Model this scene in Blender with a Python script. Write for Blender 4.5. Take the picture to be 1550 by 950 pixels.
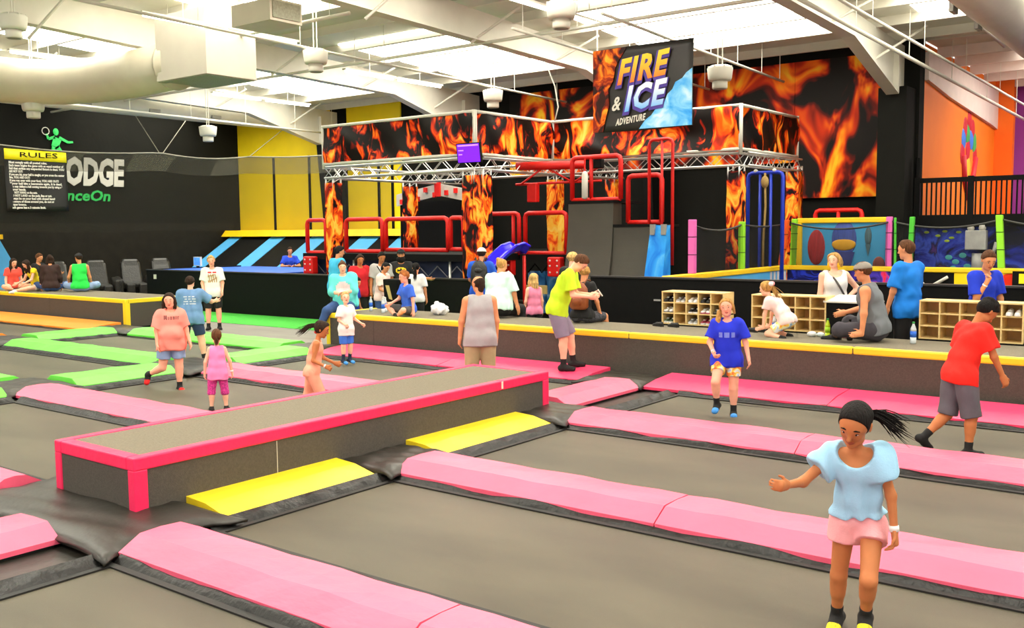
import bpy, math, random
import numpy as np
from mathutils import Vector, Matrix
from mathutils.bvhtree import BVHTree
random.seed(7)
scene = bpy.context.scene
for o in list(bpy.data.objects):
    bpy.data.objects.remove(o, do_unlink=True)
COL = scene.collection

# ------------------------------------------------------------------ camera
CAMH = 2.15
FOC, PITCH, YAW, ROLL = 1467.9, -.08726, -.65293, -.00985
fw = Vector((math.sin(YAW) * math.cos(PITCH), math.cos(YAW) * math.cos(PITCH), math.sin(PITCH)))
rt = Vector((math.cos(YAW), -math.sin(YAW), 0))
up = rt.cross(fw)
r2 = rt * math.cos(ROLL) + up * math.sin(ROLL)
u2 = up * math.cos(ROLL) - rt * math.sin(ROLL)
cam_d = bpy.data.cameras.new('camera')
cam = bpy.data.objects.new('camera', cam_d)
COL.objects.link(cam)
cam_d.sensor_fit = 'HORIZONTAL'
cam_d.sensor_width = 36.0
cam_d.lens = FOC / 1550 * 36.0
cam_d.clip_end = 200
mw = Matrix.Identity(4)
for i in range(3):
    mw[i][0], mw[i][1], mw[i][2] = r2[i], u2[i], -fw[i]
mw.translation = (0, 0, CAMH)
cam.matrix_world = mw
scene.camera = cam

# ------------------------------------------------------------------ world, exposure
wd = bpy.data.worlds.new('world')
scene.world = wd
wd.use_nodes = True
wd.node_tree.nodes['Background'].inputs[0].default_value = (1.0, .965, .9, 1)
wd.node_tree.nodes['Background'].inputs[1].default_value = .9
scene.view_settings.view_transform = 'Standard'
scene.view_settings.look = 'None'
scene.view_settings.exposure = 0.4
scene.view_settings.gamma = 1.0
scene.view_settings.use_curve_mapping = False
SKYLIGHT = 7.0
TUBE = 8.0

# ------------------------------------------------------------------ helpers
def lin(c):
    r = []
    for v in c[:3]:
        v = v / 255.0
        r.append(v / 12.92 if v <= .04045 else ((v + .055) / 1.055) ** 2.4)
    return tuple(r) + (1.0,)

MATS = {}
def nt_of(name):
    m = bpy.data.materials.new(name)
    m.use_nodes = True
    nt = m.node_tree
    return m, nt, nt.nodes['Principled BSDF']

def mat(name, rgb=(128, 128, 128), rough=.6, var=.12, vs=6.0, bump=0.0, bs=60.0, metal=0.0, spec=.5, emit=0.0, stretch=(1, 1, 1), coat=0.0):
    if name in MATS:
        return MATS[name]
    m, nt, b = nt_of(name)
    N, L = nt.nodes, nt.links
    c = lin(rgb)
    b.inputs['Roughness'].default_value = rough
    b.inputs['Metallic'].default_value = metal
    b.inputs['Specular IOR Level'].default_value = spec
    if coat:
        b.inputs['Coat Weight'].default_value = coat
    tc = N.new('ShaderNodeTexCoord')
    mp = N.new('ShaderNodeMapping')
    mp.inputs['Scale'].default_value = stretch
    L.new(tc.outputs['Object'], mp.inputs['Vector'])
    nz = N.new('ShaderNodeTexNoise')
    nz.inputs['Scale'].default_value = vs
    nz.inputs['Detail'].default_value = 4
    L.new(mp.outputs[0], nz.inputs['Vector'])
    rp = N.new('ShaderNodeValToRGB')
    e = rp.color_ramp.elements
    e[0].position, e[1].position = .3, .72
    e[0].color = tuple(v * (1 - var) for v in c[:3]) + (1,)
    e[1].color = tuple(min(1, v * (1 + var)) for v in c[:3]) + (1,)
    L.new(nz.outputs['Fac'], rp.inputs['Fac'])
    L.new(rp.outputs['Color'], b.inputs['Base Color'])
    if emit:
        L.new(rp.outputs['Color'], b.inputs['Emission Color'])
        b.inputs['Emission Strength'].default_value = emit
    if bump:
        n2 = N.new('ShaderNodeTexNoise')
        n2.inputs['Scale'].default_value = bs
        n2.inputs['Detail'].default_value = 3
        L.new(mp.outputs[0], n2.inputs['Vector'])
        bp = N.new('ShaderNodeBump')
        bp.inputs['Strength'].default_value = bump
        bp.inputs['Distance'].default_value = .02
        L.new(n2.outputs['Fac'], bp.inputs['Height'])
        L.new(bp.outputs[0], b.inputs['Normal'])
    MATS[name] = m
    return m

def ramp_mat(name, stops, scale=2.0, detail=4, distort=1.5, stretch=(1, 1, 1), warp=.8, rough=.5, offset=(0, 0, 0), bump=0.0):
    """noise painted through a colour ramp: printed flames, murals, tie-dye"""
    if name in MATS:
        return MATS[name]
    m, nt, b = nt_of(name)
    N, L = nt.nodes, nt.links
    tc = N.new('ShaderNodeTexCoord')
    mp = N.new('ShaderNodeMapping')
    mp.inputs['Scale'].default_value = stretch
    mp.inputs['Location'].default_value = offset
    L.new(tc.outputs['Object'], mp.inputs['Vector'])
    w = N.new('ShaderNodeTexNoise')
    w.inputs['Scale'].default_value = scale * .8
    w.inputs['Detail'].default_value = 2
    L.new(mp.outputs[0], w.inputs['Vector'])
    sb = N.new('ShaderNodeVectorMath'); sb.operation = 'SUBTRACT'
    sb.inputs[1].default_value = (.5, .5, .5)
    L.new(w.outputs['Color'], sb.inputs[0])
    sc = N.new('ShaderNodeVectorMath'); sc.operation = 'SCALE'
    sc.inputs['Scale'].default_value = warp
    L.new(sb.outputs[0], sc.inputs[0])
    ad = N.new('ShaderNodeVectorMath'); ad.operation = 'ADD'
    L.new(mp.outputs[0], ad.inputs[0]); L.new(sc.outputs[0], ad.inputs[1])
    nz = N.new('ShaderNodeTexNoise')
    nz.inputs['Scale'].default_value = scale
    nz.inputs['Detail'].default_value = detail
    nz.inputs['Distortion'].default_value = distort
    L.new(ad.outputs[0], nz.inputs['Vector'])
    rp = N.new('ShaderNodeValToRGB')
    el = rp.color_ramp.elements
    while len(el) < len(stops):
        el.new(.5)
    for k, (p, c) in enumerate(stops):
        el[k].position = p
        el[k].color = lin(c)
    L.new(nz.outputs['Fac'], rp.inputs['Fac'])
    L.new(rp.outputs['Color'], b.inputs['Base Color'])
    b.inputs['Roughness'].default_value = rough
    b.inputs['Specular IOR Level'].default_value = .2
    MATS[name] = m
    return m

def grad_mat(name, axis, p0, p1, c0, c1, rough=.5):
    if name in MATS:
        return MATS[name]
    m, nt, b = nt_of(name)
    N, L = nt.nodes, nt.links
    tc = N.new('ShaderNodeTexCoord')
    sp = N.new('ShaderNodeSeparateXYZ')
    L.new(tc.outputs['Object'], sp.inputs[0])
    mr = N.new('ShaderNodeMapRange')
    mr.inputs[1].default_value, mr.inputs[2].default_value = p0, p1
    L.new(sp.outputs[axis], mr.inputs[0])
    rp = N.new('ShaderNodeValToRGB')
    rp.color_ramp.elements[0].color = lin(c0)
    rp.color_ramp.elements[1].color = lin(c1)
    L.new(mr.outputs[0], rp.inputs[0])
    L.new(rp.outputs[0], b.inputs['Base Color'])
    b.inputs['Roughness'].default_value = rough
    MATS[name] = m
    return m

def net_mat(name, rgb, opacity):
    if name in MATS:
        return MATS[name]
    m, nt, b = nt_of(name)
    N, L = nt.nodes, nt.links
    b.inputs['Base Color'].default_value = lin(rgb)
    b.inputs['Roughness'].default_value = .9
    tr = N.new('ShaderNodeBsdfTransparent')
    mx = N.new('ShaderNodeMixShader')
    mx.inputs[0].default_value = opacity
    L.new(tr.outputs[0], mx.inputs[1]); L.new(b.outputs[0], mx.inputs[2])
    L.new(mx.outputs[0], N['Material Output'].inputs['Surface'])
    MATS[name] = m
    return m

class MB:
    def __init__(s):
        s.v, s.f = [], []
    def add(s, vs, fs):
        n = len(s.v)
        s.v += [tuple(p) for p in vs]
        s.f += [tuple(i + n for i in f) for f in fs]
        return s
    def box(s, x0, x1, y0, y1, z0, z1):
        return s.add([(x0, y0, z0), (x1, y0, z0), (x1, y1, z0), (x0, y1, z0), (x0, y0, z1), (x1, y0, z1), (x1, y1, z1), (x0, y1, z1)],
                     [(0, 3, 2, 1), (4, 5, 6, 7), (0, 1, 5, 4), (1, 2, 6, 5), (2, 3, 7, 6), (3, 0, 4, 7)])
    def hexa(s, bot, top):
        return s.add(list(bot) + list(top), [(0, 3, 2, 1), (4, 5, 6, 7), (0, 1, 5, 4), (1, 2, 6, 5), (2, 3, 7, 6), (3, 0, 4, 7)])
    def cyl(s, a, b, r, rb=None, n=10, caps=True):
        a, b = Vector(a), Vector(b)
        rb = r if rb is None else rb
        d = (b - a).normalized()
        u = d.orthogonal().normalized(); w = d.cross(u)
        vs = []
        for (c, q) in ((a, r), (b, rb)):
            for i in range(n):
                t = 2 * math.pi * i / n
                vs.append(c + u * (q * math.cos(t)) + w * (q * math.sin(t)))
        fs = [(i, (i + 1) % n, n + (i + 1) % n, n + i) for i in range(n)]
        if caps:
            fs += [tuple(range(n - 1, -1, -1)), tuple(range(n, 2 * n))]
        return s.add(vs, fs)
    def tube(s, pts, r, n=8, closed=False):
        pts = [Vector(p) for p in pts]
        m = len(pts); rings = []
        prev = None
        for i, p in enumerate(pts):
            a = pts[i - 1] if (i > 0 or closed) else p
            b = pts[(i + 1) % m] if (i < m - 1 or closed) else p
            d = (b - a).normalized()
            if prev is None:
                u = d.orthogonal().normalized()
            else:
                u = (prev - d * prev.dot(d)).normalized()
            prev = u
            w = d.cross(u)
            rr = r[i] if isinstance(r, (list, tuple)) else r
            rings.append([p + u * (rr * math.cos(2 * math.pi * k / n)) + w * (rr * math.sin(2 * math.pi * k / n)) for k in range(n)])
        vs = [q for g in rings for q in g]
        fs = []
        for i in range(m if closed else m - 1):
            j = (i + 1) % m
            for k in range(n):
                l = (k + 1) % n
                fs.append((i * n + k, i * n + l, j * n + l, j * n + k))
        if not closed:
            fs += [tuple(range(n - 1, -1, -1)), tuple((m - 1) * n + k for k in range(n))]
        return s.add(vs, fs)
    def lathe(s, prof, c=(0, 0, 0), n=20):
        m = len(prof)
        vs = [(c[0] + r * math.cos(2 * math.pi * k / n), c[1] + r * math.sin(2 * math.pi * k / n), c[2] + z) for (r, z) in prof for k in range(n)]
        fs = [(i * n + k, i * n + (k + 1) % n, (i + 1) * n + (k + 1) % n, (i + 1) * n + k) for i in range(m - 1) for k in range(n)]
        fs += [tuple(range(n - 1, -1, -1)), tuple((m - 1) * n + k for k in range(n))]
        return s.add(vs, fs)
    def prism(s, poly, axis, lo, hi):
        """poly of 2-D points extruded along axis (0,1,2); the 2-D axes are the other two in order"""
        n = len(poly); vs = []
        for h in (lo, hi):
            for (a, b) in poly:
                vs.append({0: (h, a, b), 1: (a, h, b), 2: (a, b, h)}[axis])
        fs = [(i, (i + 1) % n, n + (i + 1) % n, n + i) for i in range(n)]
        fs += [tuple(range(n - 1, -1, -1)), tuple(range(n, 2 * n))]
        return s.add(vs, fs)
    def sph(s, c, r, n=10, m=8, rot=None):
        if not isinstance(r, (list, tuple)):
            r = (r, r, r)
        vs = [(0, 0, 1)]
        for i in range(1, m):
            t = math.pi * i / m
            for k in range(n):
                p = 2 * math.pi * k / n
                vs.append((math.sin(t) * math.cos(p), math.sin(t) * math.sin(p), math.cos(t)))
        vs.append((0, 0, -1))
        out = []
        for v in vs:
            q = Vector((v[0] * r[0], v[1] * r[1], v[2] * r[2]))
            if rot is not None:
                q = rot @ q
            out.append(q + Vector(c))
        fs = [(0, 1 + k, 1 + (k + 1) % n) for k in range(n)]
        for i in range(m - 2):
            for k in range(n):
                a = 1 + i * n
                fs.append((a + k, a + n + k, a + n + (k + 1) % n, a + (k + 1) % n))
        l = len(vs) - 1; a = 1 + (m - 2) * n
        fs += [(l, a + (k + 1) % n, a + k) for k in range(n)]
        return s.add(out, fs)
    def grid(s, fn, nu, nv):
        vs = [fn(i / nu, j / nv) for j in range(nv + 1) for i in range(nu + 1)]
        w = nu + 1
        return s.add(vs, [(j * w + i, j * w + i + 1, (j + 1) * w + i + 1, (j + 1) * w + i) for j in range(nv) for i in range(nu)])
    def obj(s, name, m, parent=None, smooth=False, bevel=0.0, solid=0.0):
        me = bpy.data.meshes.new(name)
        me.from_pydata(s.v, [], s.f)
        me.materials.append(m)
        me.update()
        import bmesh
        bm = bmesh.new(); bm.from_mesh(me)
        bmesh.ops.recalc_face_normals(bm, faces=bm.faces)
        bm.to_mesh(me); bm.free()
        if smooth:
            me.polygons.foreach_set('use_smooth', [True] * len(me.polygons))
        o = bpy.data.objects.new(name, me)
        COL.objects.link(o)
        if parent is not None:
            o.parent = parent
        if bevel:
            md = o.modifiers.new('bevel', 'BEVEL'); md.width = bevel; md.segments = 2; md.limit_method = 'ANGLE'
        if solid:
            md = o.modifiers.new('solid', 'SOLIDIFY'); md.thickness = solid; md.offset = 0
        return o

def empty(name, loc=(0, 0, 0), rz=0.0):
    o = bpy.data.objects.new(name, None)
    o.empty_display_size = .1
    COL.objects.link(o)
    o.location = loc
    o.rotation_euler = (0, 0, rz)
    return o

def tag(o, label=None, cat=None, group=None, kind=None):
    if label: o['label'] = label
    if cat: o['category'] = cat
    if group: o['group'] = group
    if kind: o['kind'] = kind
    return o

def struct(o):
    o['kind'] = 'structure'
    return o

def copy_tree(o, parent=None):
    c = o.copy(); COL.objects.link(c)
    c.parent = parent
    for ch in o.children:
        copy_tree(ch, c)
    return c

def textmesh(body, size, mtl, name, origin, ux, uz, parent=None, shear=0.0, bold=0.0, thick=.004, align='LEFT', width=None, sx=1.0, space=1.0):
    """flat lettering laid in the plane (ux, uz) from origin; ux, uz are unit vectors"""
    cu = bpy.data.curves.new(name, 'FONT')
    cu.body = body; cu.size = size; cu.shear = shear; cu.offset = bold; cu.extrude = thick / 2
    cu.align_x = align
    cu.space_character = space
    cu.resolution_u = 2
    t = bpy.data.objects.new(name, cu); COL.objects.link(t)
    dg = bpy.context.evaluated_depsgraph_get()
    me = bpy.data.meshes.new_from_object(t.evaluated_get(dg))
    bpy.data.objects.remove(t, do_unlink=True)
    co = np.zeros(len(me.vertices) * 3); me.vertices.foreach_get('co', co); co = co.reshape(-1, 3)
    if width is not None and len(co):
        sx = width / max(1e-6, co[:, 0].max() - co[:, 0].min())
    ux, uz = np.array(ux, float), np.array(uz, float)
    nn = np.cross(ux, uz)
    w = np.array(origin)[None] + co[:, 0:1] * sx * ux + co[:, 1:2] * uz + co[:, 2:3] * nn
    me.vertices.foreach_set('co', w.astype(np.float32).ravel())
    me.materials.clear(); me.materials.append(mtl)
    me.update()
    o = bpy.data.objects.new(name, me); COL.objects.link(o)
    if parent is not None:
        o.parent = parent
    return o
# ------------------------------------------------------------------ palette
M_WHITE = mat('white_painted_steel', (216, 213, 200), .55, .04, 3)
M_ROOF = mat('white_roof_panel', (214, 211, 198), .7, .06, 1.5)
M_BLACKWALL = mat('black_painted_wall', (24, 24, 21), .85, .12, 1.2, .15, 8, spec=.1)
M_CARPETWALL = mat('charcoal_wall_carpet', (40, 38, 33), .95, .14, 3, .3, 90, spec=.1)
M_YELLOWWALL = mat('yellow_painted_wall', (250, 218, 0), .65, .05, 1.5)
M_ORANGEWALL = mat('orange_painted_wall', (255, 128, 10), .65, .05, 1.5)
M_PURPLE = mat('purple_painted_wall', (165, 60, 160), .65, .06, 1.5)
M_BLACK = mat('black_satin', (13, 13, 12), .7, .15, 8, spec=.15)
M_BLACKV = mat('black_vinyl', (44, 42, 36), .42, .2, 5, .35, 7)
M_BLACKG = mat('black_gloss_vinyl', (15, 15, 13), .42, .3, 9, .6, 16, spec=.35)
M_TRUSS = mat('bright_aluminium', (205, 205, 200), .35, .08, 9, metal=.55)
M_RED = mat('red_foam_tube', (222, 22, 14), .5, .08, 8)
M_FLOOR = mat('dark_floor_carpet', (70, 66, 58), .95, .18, 2, .2, 80)

def roofz(y):
    return 6.5 + .05 * (24 - y)

# ------------------------------------------------------------------ floor
struct(MB().box(-33, 9, 11.95, 36, -.6, -.03).obj('floor', M_FLOOR))
struct(MB().box(-33, 9, -7, 11.95, -.6, -.45).obj('floor_pit', M_FLOOR))
struct(MB().box(-33, -26.75, -7, 11.95, -.45, -.03).obj('floor_side', M_FLOOR))
struct(MB().box(-25.4, -13.2, 14.05, 15.8, -.03, .01).obj('floor_turf', mat('green_turf', (70, 190, 60), .9, .12, 12, .4, 160)))
struct(MB().box(-19.9, -13.6, 11.95, 14.05, -.03, .0).obj('floor_walkway', mat('grey_worn_walkway', (132, 128, 118), .45, .2, 1.4, stretch=(.5, 2.2, 1))))

# ------------------------------------------------------------------ walls
w = struct(MB().box(-32.1, -31.72, -7, 24.4, -.03, 9).obj('wall_left', M_BLACKWALL))
MB().box(-31.72, -31.66, -7, 23.6, 0, 2.49).obj('carpet_dado', M_CARPETWALL, w)
w = struct(MB().box(-31.72, -6.35, 24, 24.4, -.03, 7).obj('wall_back', M_BLACKWALL))
MB().box(-31.7, -26.45, 23.94, 24, 1.2, 6.55).obj('yellow_paint_panel', M_YELLOWWALL, w)
MB().box(-25.55, -22.95, 23.94, 24, 1.2, 6.55).obj('yellow_paint_panel', M_YELLOWWALL, w)
for x in (-29.55, -27.55, -24.0, -23.35):
    MB().box(x - .05, x + .05, 23.9, 23.94, 1.2, 4.9).obj('black_wall_strip', M_BLACK, w)
MB().box(-24.9, -23.9, 23.9, 23.94, 1.3, 1.95).obj('blue_wall_pad', mat('mid_blue_pad', (60, 120, 190), .5, .08, 4), w)
struct(MB().box(-7.05, -6.42, 23.2, 24, -.03, 5.3).obj('wall_pier', M_BLACKWALL))
struct(MB().box(-6.75, -6.35, 24.4, 33.2, 2.2, 6.4).obj('wall_orange', M_ORANGEWALL))
struct(MB().box(-6.35, -5.85, 32.2, 32.5, 2.2, 6.4).obj('wall_orange_return', mat('deep_orange_paint', (255, 112, 5), .65, .05, 1.5)))
w = struct(MB().box(-6.4, 8.5, 33.2, 33.5, -.03, 6.4).obj('wall_purple', M_PURPLE))
MB().box(-5.5, 8, 33.12, 33.2, 2.3, 3.05).obj('window_glow_band', mat('window_glow_lavender', (214, 200, 240), .6, .05, 2), w)  # pale band painted in for the glow of bright windows beyond
struct(MB().box(8.5, 8.9, 8, 36, -.03, 8).obj('wall_right', mat('pale_painted_wall', (225, 220, 205), .7, .05, 2)))

# balloons painted on the orange wall
bm_ = {'red': (205, 30, 45), 'blue': (60, 120, 220), 'green': (60, 165, 80), 'yellow': (250, 190, 40)}
wo = bpy.data.objects['wall_orange']
for k, (yy, zz, c) in enumerate([(29.0, 5.0, 'red'), (28.55, 4.75, 'red'), (29.4, 4.75, 'red'), (28.85, 4.6, 'green'), (29.3, 4.5, 'blue'), (28.4, 4.45, 'blue'), (29.65, 4.4, 'green'), (28.9, 4.2, 'red'), (28.3, 4.05, 'red'), (29.75, 4.05, 'red'), (29.0, 3.7, 'yellow')]):
    MB().sph((-6.35, yy, zz), (.02, .26, .3)).obj('painted_balloon', mat('paint_' + c, bm_[c], .6, .06, 4), wo, True)
MB().tube([(-6.34, 28.3, 4.0), (-6.34, 28.45, 3.4), (-6.34, 28.9, 2.9), (-6.34, 29.4, 3.4), (-6.34, 29.7, 4.0)], .1).obj('painted_basket_rope', mat('paint_red', bm_['red']), wo, True)

# ------------------------------------------------------------------ roof
def roof_fn(x0, x1, y0, y1):
    z0, z1 = roofz(y0), roofz(y1)
    return MB().hexa([(x0, y0, z0), (x1, y0, z0), (x1, y1, z1), (x0, y1, z1)], [(x0, y0, z0 + .1), (x1, y0, z0 + .1), (x1, y1, z1 + .1), (x0, y1, z1 + .1)])
struct(roof_fn(-33, 9, -7, 24.4).obj('ceiling', M_ROOF))
struct(MB().box(-6.35, 9, 24.4, 36, 6.45, 6.55).obj('ceiling_side_hall', M_ROOF))
RAFT = [-26.0, -19.5, -13.1, -6.7, -.3]
for i in range(19):
    y = 23.3 - 1.5 * i
    z = roofz(y)
    pl = MB()
    pl.box(-31.7, 8.5, y - .015, y + .015, z - .2, z)
    pl.box(-31.7, 8.5, y - .09, y, z - .215, z - .2)
    struct(pl.obj('roof_purlin', M_WHITE))
for i in range(6):
    y = 25.5 + 1.7 * i
    struct(MB().box(-6.35, 8.5, y - .04, y + .04, 6.2, 6.45).obj('roof_purlin', mat('pinkish_white_steel', (226, 208, 200), .6, .05, 3)))
for x in RAFT:
    pts_b = [(23.1, 5.15), (20.0, 5.98), (12.0, 6.2), (0, 6.8), (-7, 7.15)]
    top = [(-7, roofz(-7) - .2), (23.9, roofz(23.9) - .2), (23.9, 5.15)]
    rf = struct(MB().prism(pts_b[:] + top, 0, x - .02, x + .02).obj('roof_rafter', M_WHITE))
    fl = MB()
    for (a, b) in zip(pts_b[:-1], pts_b[1:]):
        fl.hexa([(x - .14, a[0], a[1] - .03), (x + .14, a[0], a[1] - .03), (x + .14, b[0], b[1] - .03), (x - .14, b[0], b[1] - .03)],
                [(x - .14, a[0], a[1]), (x + .14, a[0], a[1]), (x + .14, b[0], b[1]), (x - .14, b[0], b[1])])
    fl.obj('bottom_flange', M_WHITE, rf)
    MB().box(x - .14, x + .14, 23.05, 23.12, 5.15, 6.1).obj('stiffener', M_WHITE, rf)
    for yb in (21.8, 18.8, 15.8, 12.8, 9.8):
        MB().cyl((x, yb, 6.0 if yb < 20 else 5.75), (x + .9, yb + .55, roofz(yb) - .2), .03, n=6).obj('flange_brace', M_WHITE, rf)
    if x < -7:
        cb = struct(MB().hexa([(x - .14, 23.5, 0), (x + .14, 23.5, 0), (x + .14, 23.9, 0), (x - .14, 23.9, 0)], [(x - .14, 23.05, 5.15), (x + .14, 23.05, 5.15), (x + .14, 23.9, 5.15), (x - .14, 23.9, 5.15)]).obj('column_steel', M_BLACK))
        MB().box(x + .4, x - .4, 23.86, 23.9, 1.2, 5.15).obj('column_backing', M_BLACK, cb)
# haunched beam of the side hall
pb = [(24.4, 5.55), (26.5, 5.35), (29, 5.2), (31.5, 5.05), (33, 4.9)]
rf = struct(MB().prism(pb + [(33.0, 6.2), (24.4, 6.2)], 0, -6.36, -6.26).obj('roof_rafter', mat('pinkish_white_steel', (226, 208, 200))))
MB().box(-6.4, -6.2, 32.9, 33.15, 2.3, 6.2).obj('beam_post', M_WHITE, rf)

# skylights: translucent daylight panels between the rafters
M_SKY = mat('daylight_and_fill', (255, 250, 236), .5, .02, 2, emit=SKYLIGHT)
bays = [-29.0, -22.75, -16.3, -9.9, -3.5, 3.0]
k = 0
for bx in bays:
    for (y0, y1, w_) in ((17.2, 21.7, 2.3), (10.6, 14.2, 2.1), (3.2, 6.8, 2.1), (-4.0, -.5, 2.1)):
        e = empty('skylight_and_fill', (bx, (y0 + y1) / 2, roofz((y0 + y1) / 2)))
        struct(e)
        za, zb = roofz(y0) - roofz((y0 + y1) / 2), roofz(y1) - roofz((y0 + y1) / 2)
        hy = (y1 - y0) / 2
        MB().hexa([(-w_, -hy, za - .03), (w_, -hy, za - .03), (w_, hy, zb - .03), (-w_, hy, zb - .03)], [(-w_, -hy, za - .01), (w_, -hy, za - .01), (w_, hy, zb - .01), (-w_, hy, zb - .01)]).obj('daylight_and_fill', M_SKY, e)
        k += 1

e = empty('skylight_and_fill', (-2.2, 29, 6.42)); struct(e)  # panel added to brighten the side hall, not a known skylight
MB().box(-2.6, 2.6, -2.2, 2.2, 0, .02).obj('daylight_and_fill', M_SKY, e)
# fluorescent strip fixtures in rows along the rafters
M_TUBE = mat('fluorescent_tube', (255, 252, 244), .4, .01, 2, emit=TUBE)
rows = [(-16.5, 10.4, 'second light strip row, above the vent box'), (-22.0, 10.6, 'light strip over the big round duct'), (-24.3, 17.5, 'light strip above the far duct'), (-18.4, 17.2, 'light strip beyond the hanging fan'), (-10.5, 13.5, 'light strip left of the big adventure sign'), (-2.6, 25.5, 'light strip added to brighten the side hall'), (-1.8, 28.5, 'farther light strip added to brighten the side hall')]  # the two side hall strips are added to brighten that hall
for (x, y, lb) in rows:
    zz = 6.15 if y < 24 else 5.0
    e = empty('strip_light', (x, y, zz))
    tag(e, 'white fluorescent ' + lb, 'light', 'fluorescent strip lights')
    for j in (0, 1):
        MB().box(-.06, .06, j * 1.9, j * 1.9 + 1.8, .03, .07).obj('housing', M_WHITE, e)
        MB().cyl((0, j * 1.9 + .05, 0), (0, j * 1.9 + 1.75, 0), .028, n=8).obj('tube', M_TUBE, e)
        MB().cyl((0, j * 1.9 + .9, .07), (0, j * 1.9 + .9, (roofz(y) - zz) if y < 24 else 1.4), .008, n=5).obj('hanger', M_WHITE, e)

# sprinkler pipes
def pipe(pts, r, label):
    e = empty('sprinkler_pipe', pts[0])
    tag(e, label, 'pipe', 'white sprinkler pipes')
    q = [tuple(a - b for a, b in zip(p, pts[0])) for p in pts]
    MB().tube(q, r, 7).obj('pipe_run', M_WHITE, e, True)
    for t in (.04, .2, .36, .52, .68, .84, .97):
        p = Vector(q[0]).lerp(Vector(q[-1]), t)
        zt_ = (roofz(p.y + pts[0][1]) if p.y + pts[0][1] < 24.4 else 6.4) - pts[0][2]
        MB().cyl(p, (p.x, p.y, zt_), .008, n=5).obj('hanger', M_WHITE, e)
    return e
pipe([(-31, 16.2, 6.05), (8, 16.2, 6.05)], .035, 'long white sprinkler pipe crossing under all rafters above the big sign')
pipe([(-31, 12.6, 6.1), (-13.3, 12.6, 6.1)], .035, 'white sprinkler pipe crossing just behind the vent box')
pipe([(-15.6, 8, 6.0), (-15.6, 23, 5.7)], .03, 'white sprinkler pipe running toward the flame wall above the fan')
pipe([(-25.2, 11, 5.6), (-25.2, 23.3, 5.45)], .035, 'white sprinkler pipe beside the far round duct')
pipe([(-9.4, 15, 5.95), (-9.4, 23.4, 5.7)], .03, 'thin white sprinkler pipe right of the big sign')
pipe([(-11.4, 15, 5.95), (-11.4, 23.4, 5.7)], .03, 'thin white sprinkler pipe behind the big sign')
pipe([(-6.3, 15, 6.0), (-5.25, 33.1, 5.0)], .04, 'white sprinkler pipe running past the black pier into the side hall')
pipe([(-6.0, 15, 6.15), (-4.95, 33.1, 5.2)], .03, 'upper sprinkler pipe of the pair past the black pier')
pipe([(-4.4, 15, 6.2), (-4.4, 23, 5.9)], .035, 'white sprinkler pipe left of the round duct at the right')

# ------------------------------------------------------------------ ducts
M_DUCT = mat('cream_white_duct', (205, 197, 176), .5, .05, 2)
dk = empty('air_duct', (-17.2, 12.3, 5.3))
tag(dk, 'large cream round air duct with elbow and square plenum box with dark grille below', 'duct')
def rel(o, pts):
    return [(p[0] - o.location[0], p[1] - o.location[1], p[2] - o.location[2]) for p in pts]
MB().tube(rel(dk, [(-18.0, 12.2, 5.65), (-19.6, 12.15, 5.6), (-21.0, 12.05, 5.6), (-21.9, 11.75, 5.6), (-22.4, 11.1, 5.6), (-22.6, 10.2, 5.6), (-22.7, 8, 5.6)]), .5, 20).obj('round_duct', M_DUCT, dk, True)
for x in (-18.15, -20.9):
    MB().tube(rel(dk, [(x - .03, 12.18, 5.63), (x + .03, 12.18, 5.63)]), .515, 20).obj('duct_collar', M_DUCT, dk, True)
MB().box(-.95, .75, -.55, .65, -.05, 1.25).obj('plenum_box', mat('warm_white_sheet_metal', (206, 198, 184), .5, .04, 2), dk)
MB().box(-.93, .73, -.53, .63, -.07, -.05).obj('grille', mat('dark_grille', (150, 150, 128), .6, .2, 30), dk)
MB().box(-.2, .5, -.1, .6, 1.25, 1.72).obj('riser', mat('warm_white_sheet_metal'), dk)
vb = empty('supply_vent', (-14.0, 11.3, 5.7))
tag(vb, 'white rectangular vent box with dark open mouth at the ceiling', 'vent')
MB().box(-.55, .5, -.35, .35, .05, .42).obj('vent_body', M_DUCT, vb)
MB().box(.5, .52, -.3, .3, .1, .38).obj('mouth', mat('dark_grille'), vb)
MB().box(-.54, .49, -.352, -.35, .09, .39).obj('side_face', M_DUCT, vb)
fd = empty('air_duct', (-27, 18, 5.95))
tag(fd, 'slim white round air duct running along the far black wall', 'duct')
MB().tube([(0, -7, .02), (0, 5.9, 0)], .3, 16).obj('round_duct', M_WHITE, fd, True)
for y in (-3.2, -1, 1.2, 3.4):
    MB().box(.22, .32, y, y + .35, -.17, -.07).obj('outlet', mat('grey_outlet', (150, 148, 140)), fd)
rd = empty('air_duct', (-3.3, 16, 5.5))
tag(rd, 'white round air duct cut off by the top right corner', 'duct')
MB().tube([(.25, -9, -.1), (-.15, 6.5, .1)], .38, 18).obj('round_duct', M_WHITE, rd, True)
for y in (-2.2, -.6, 1.0):
    MB().box(-.4, -.34, y, y + .3, -.25, -.05).obj('outlet', mat('grey_outlet'), rd)

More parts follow.
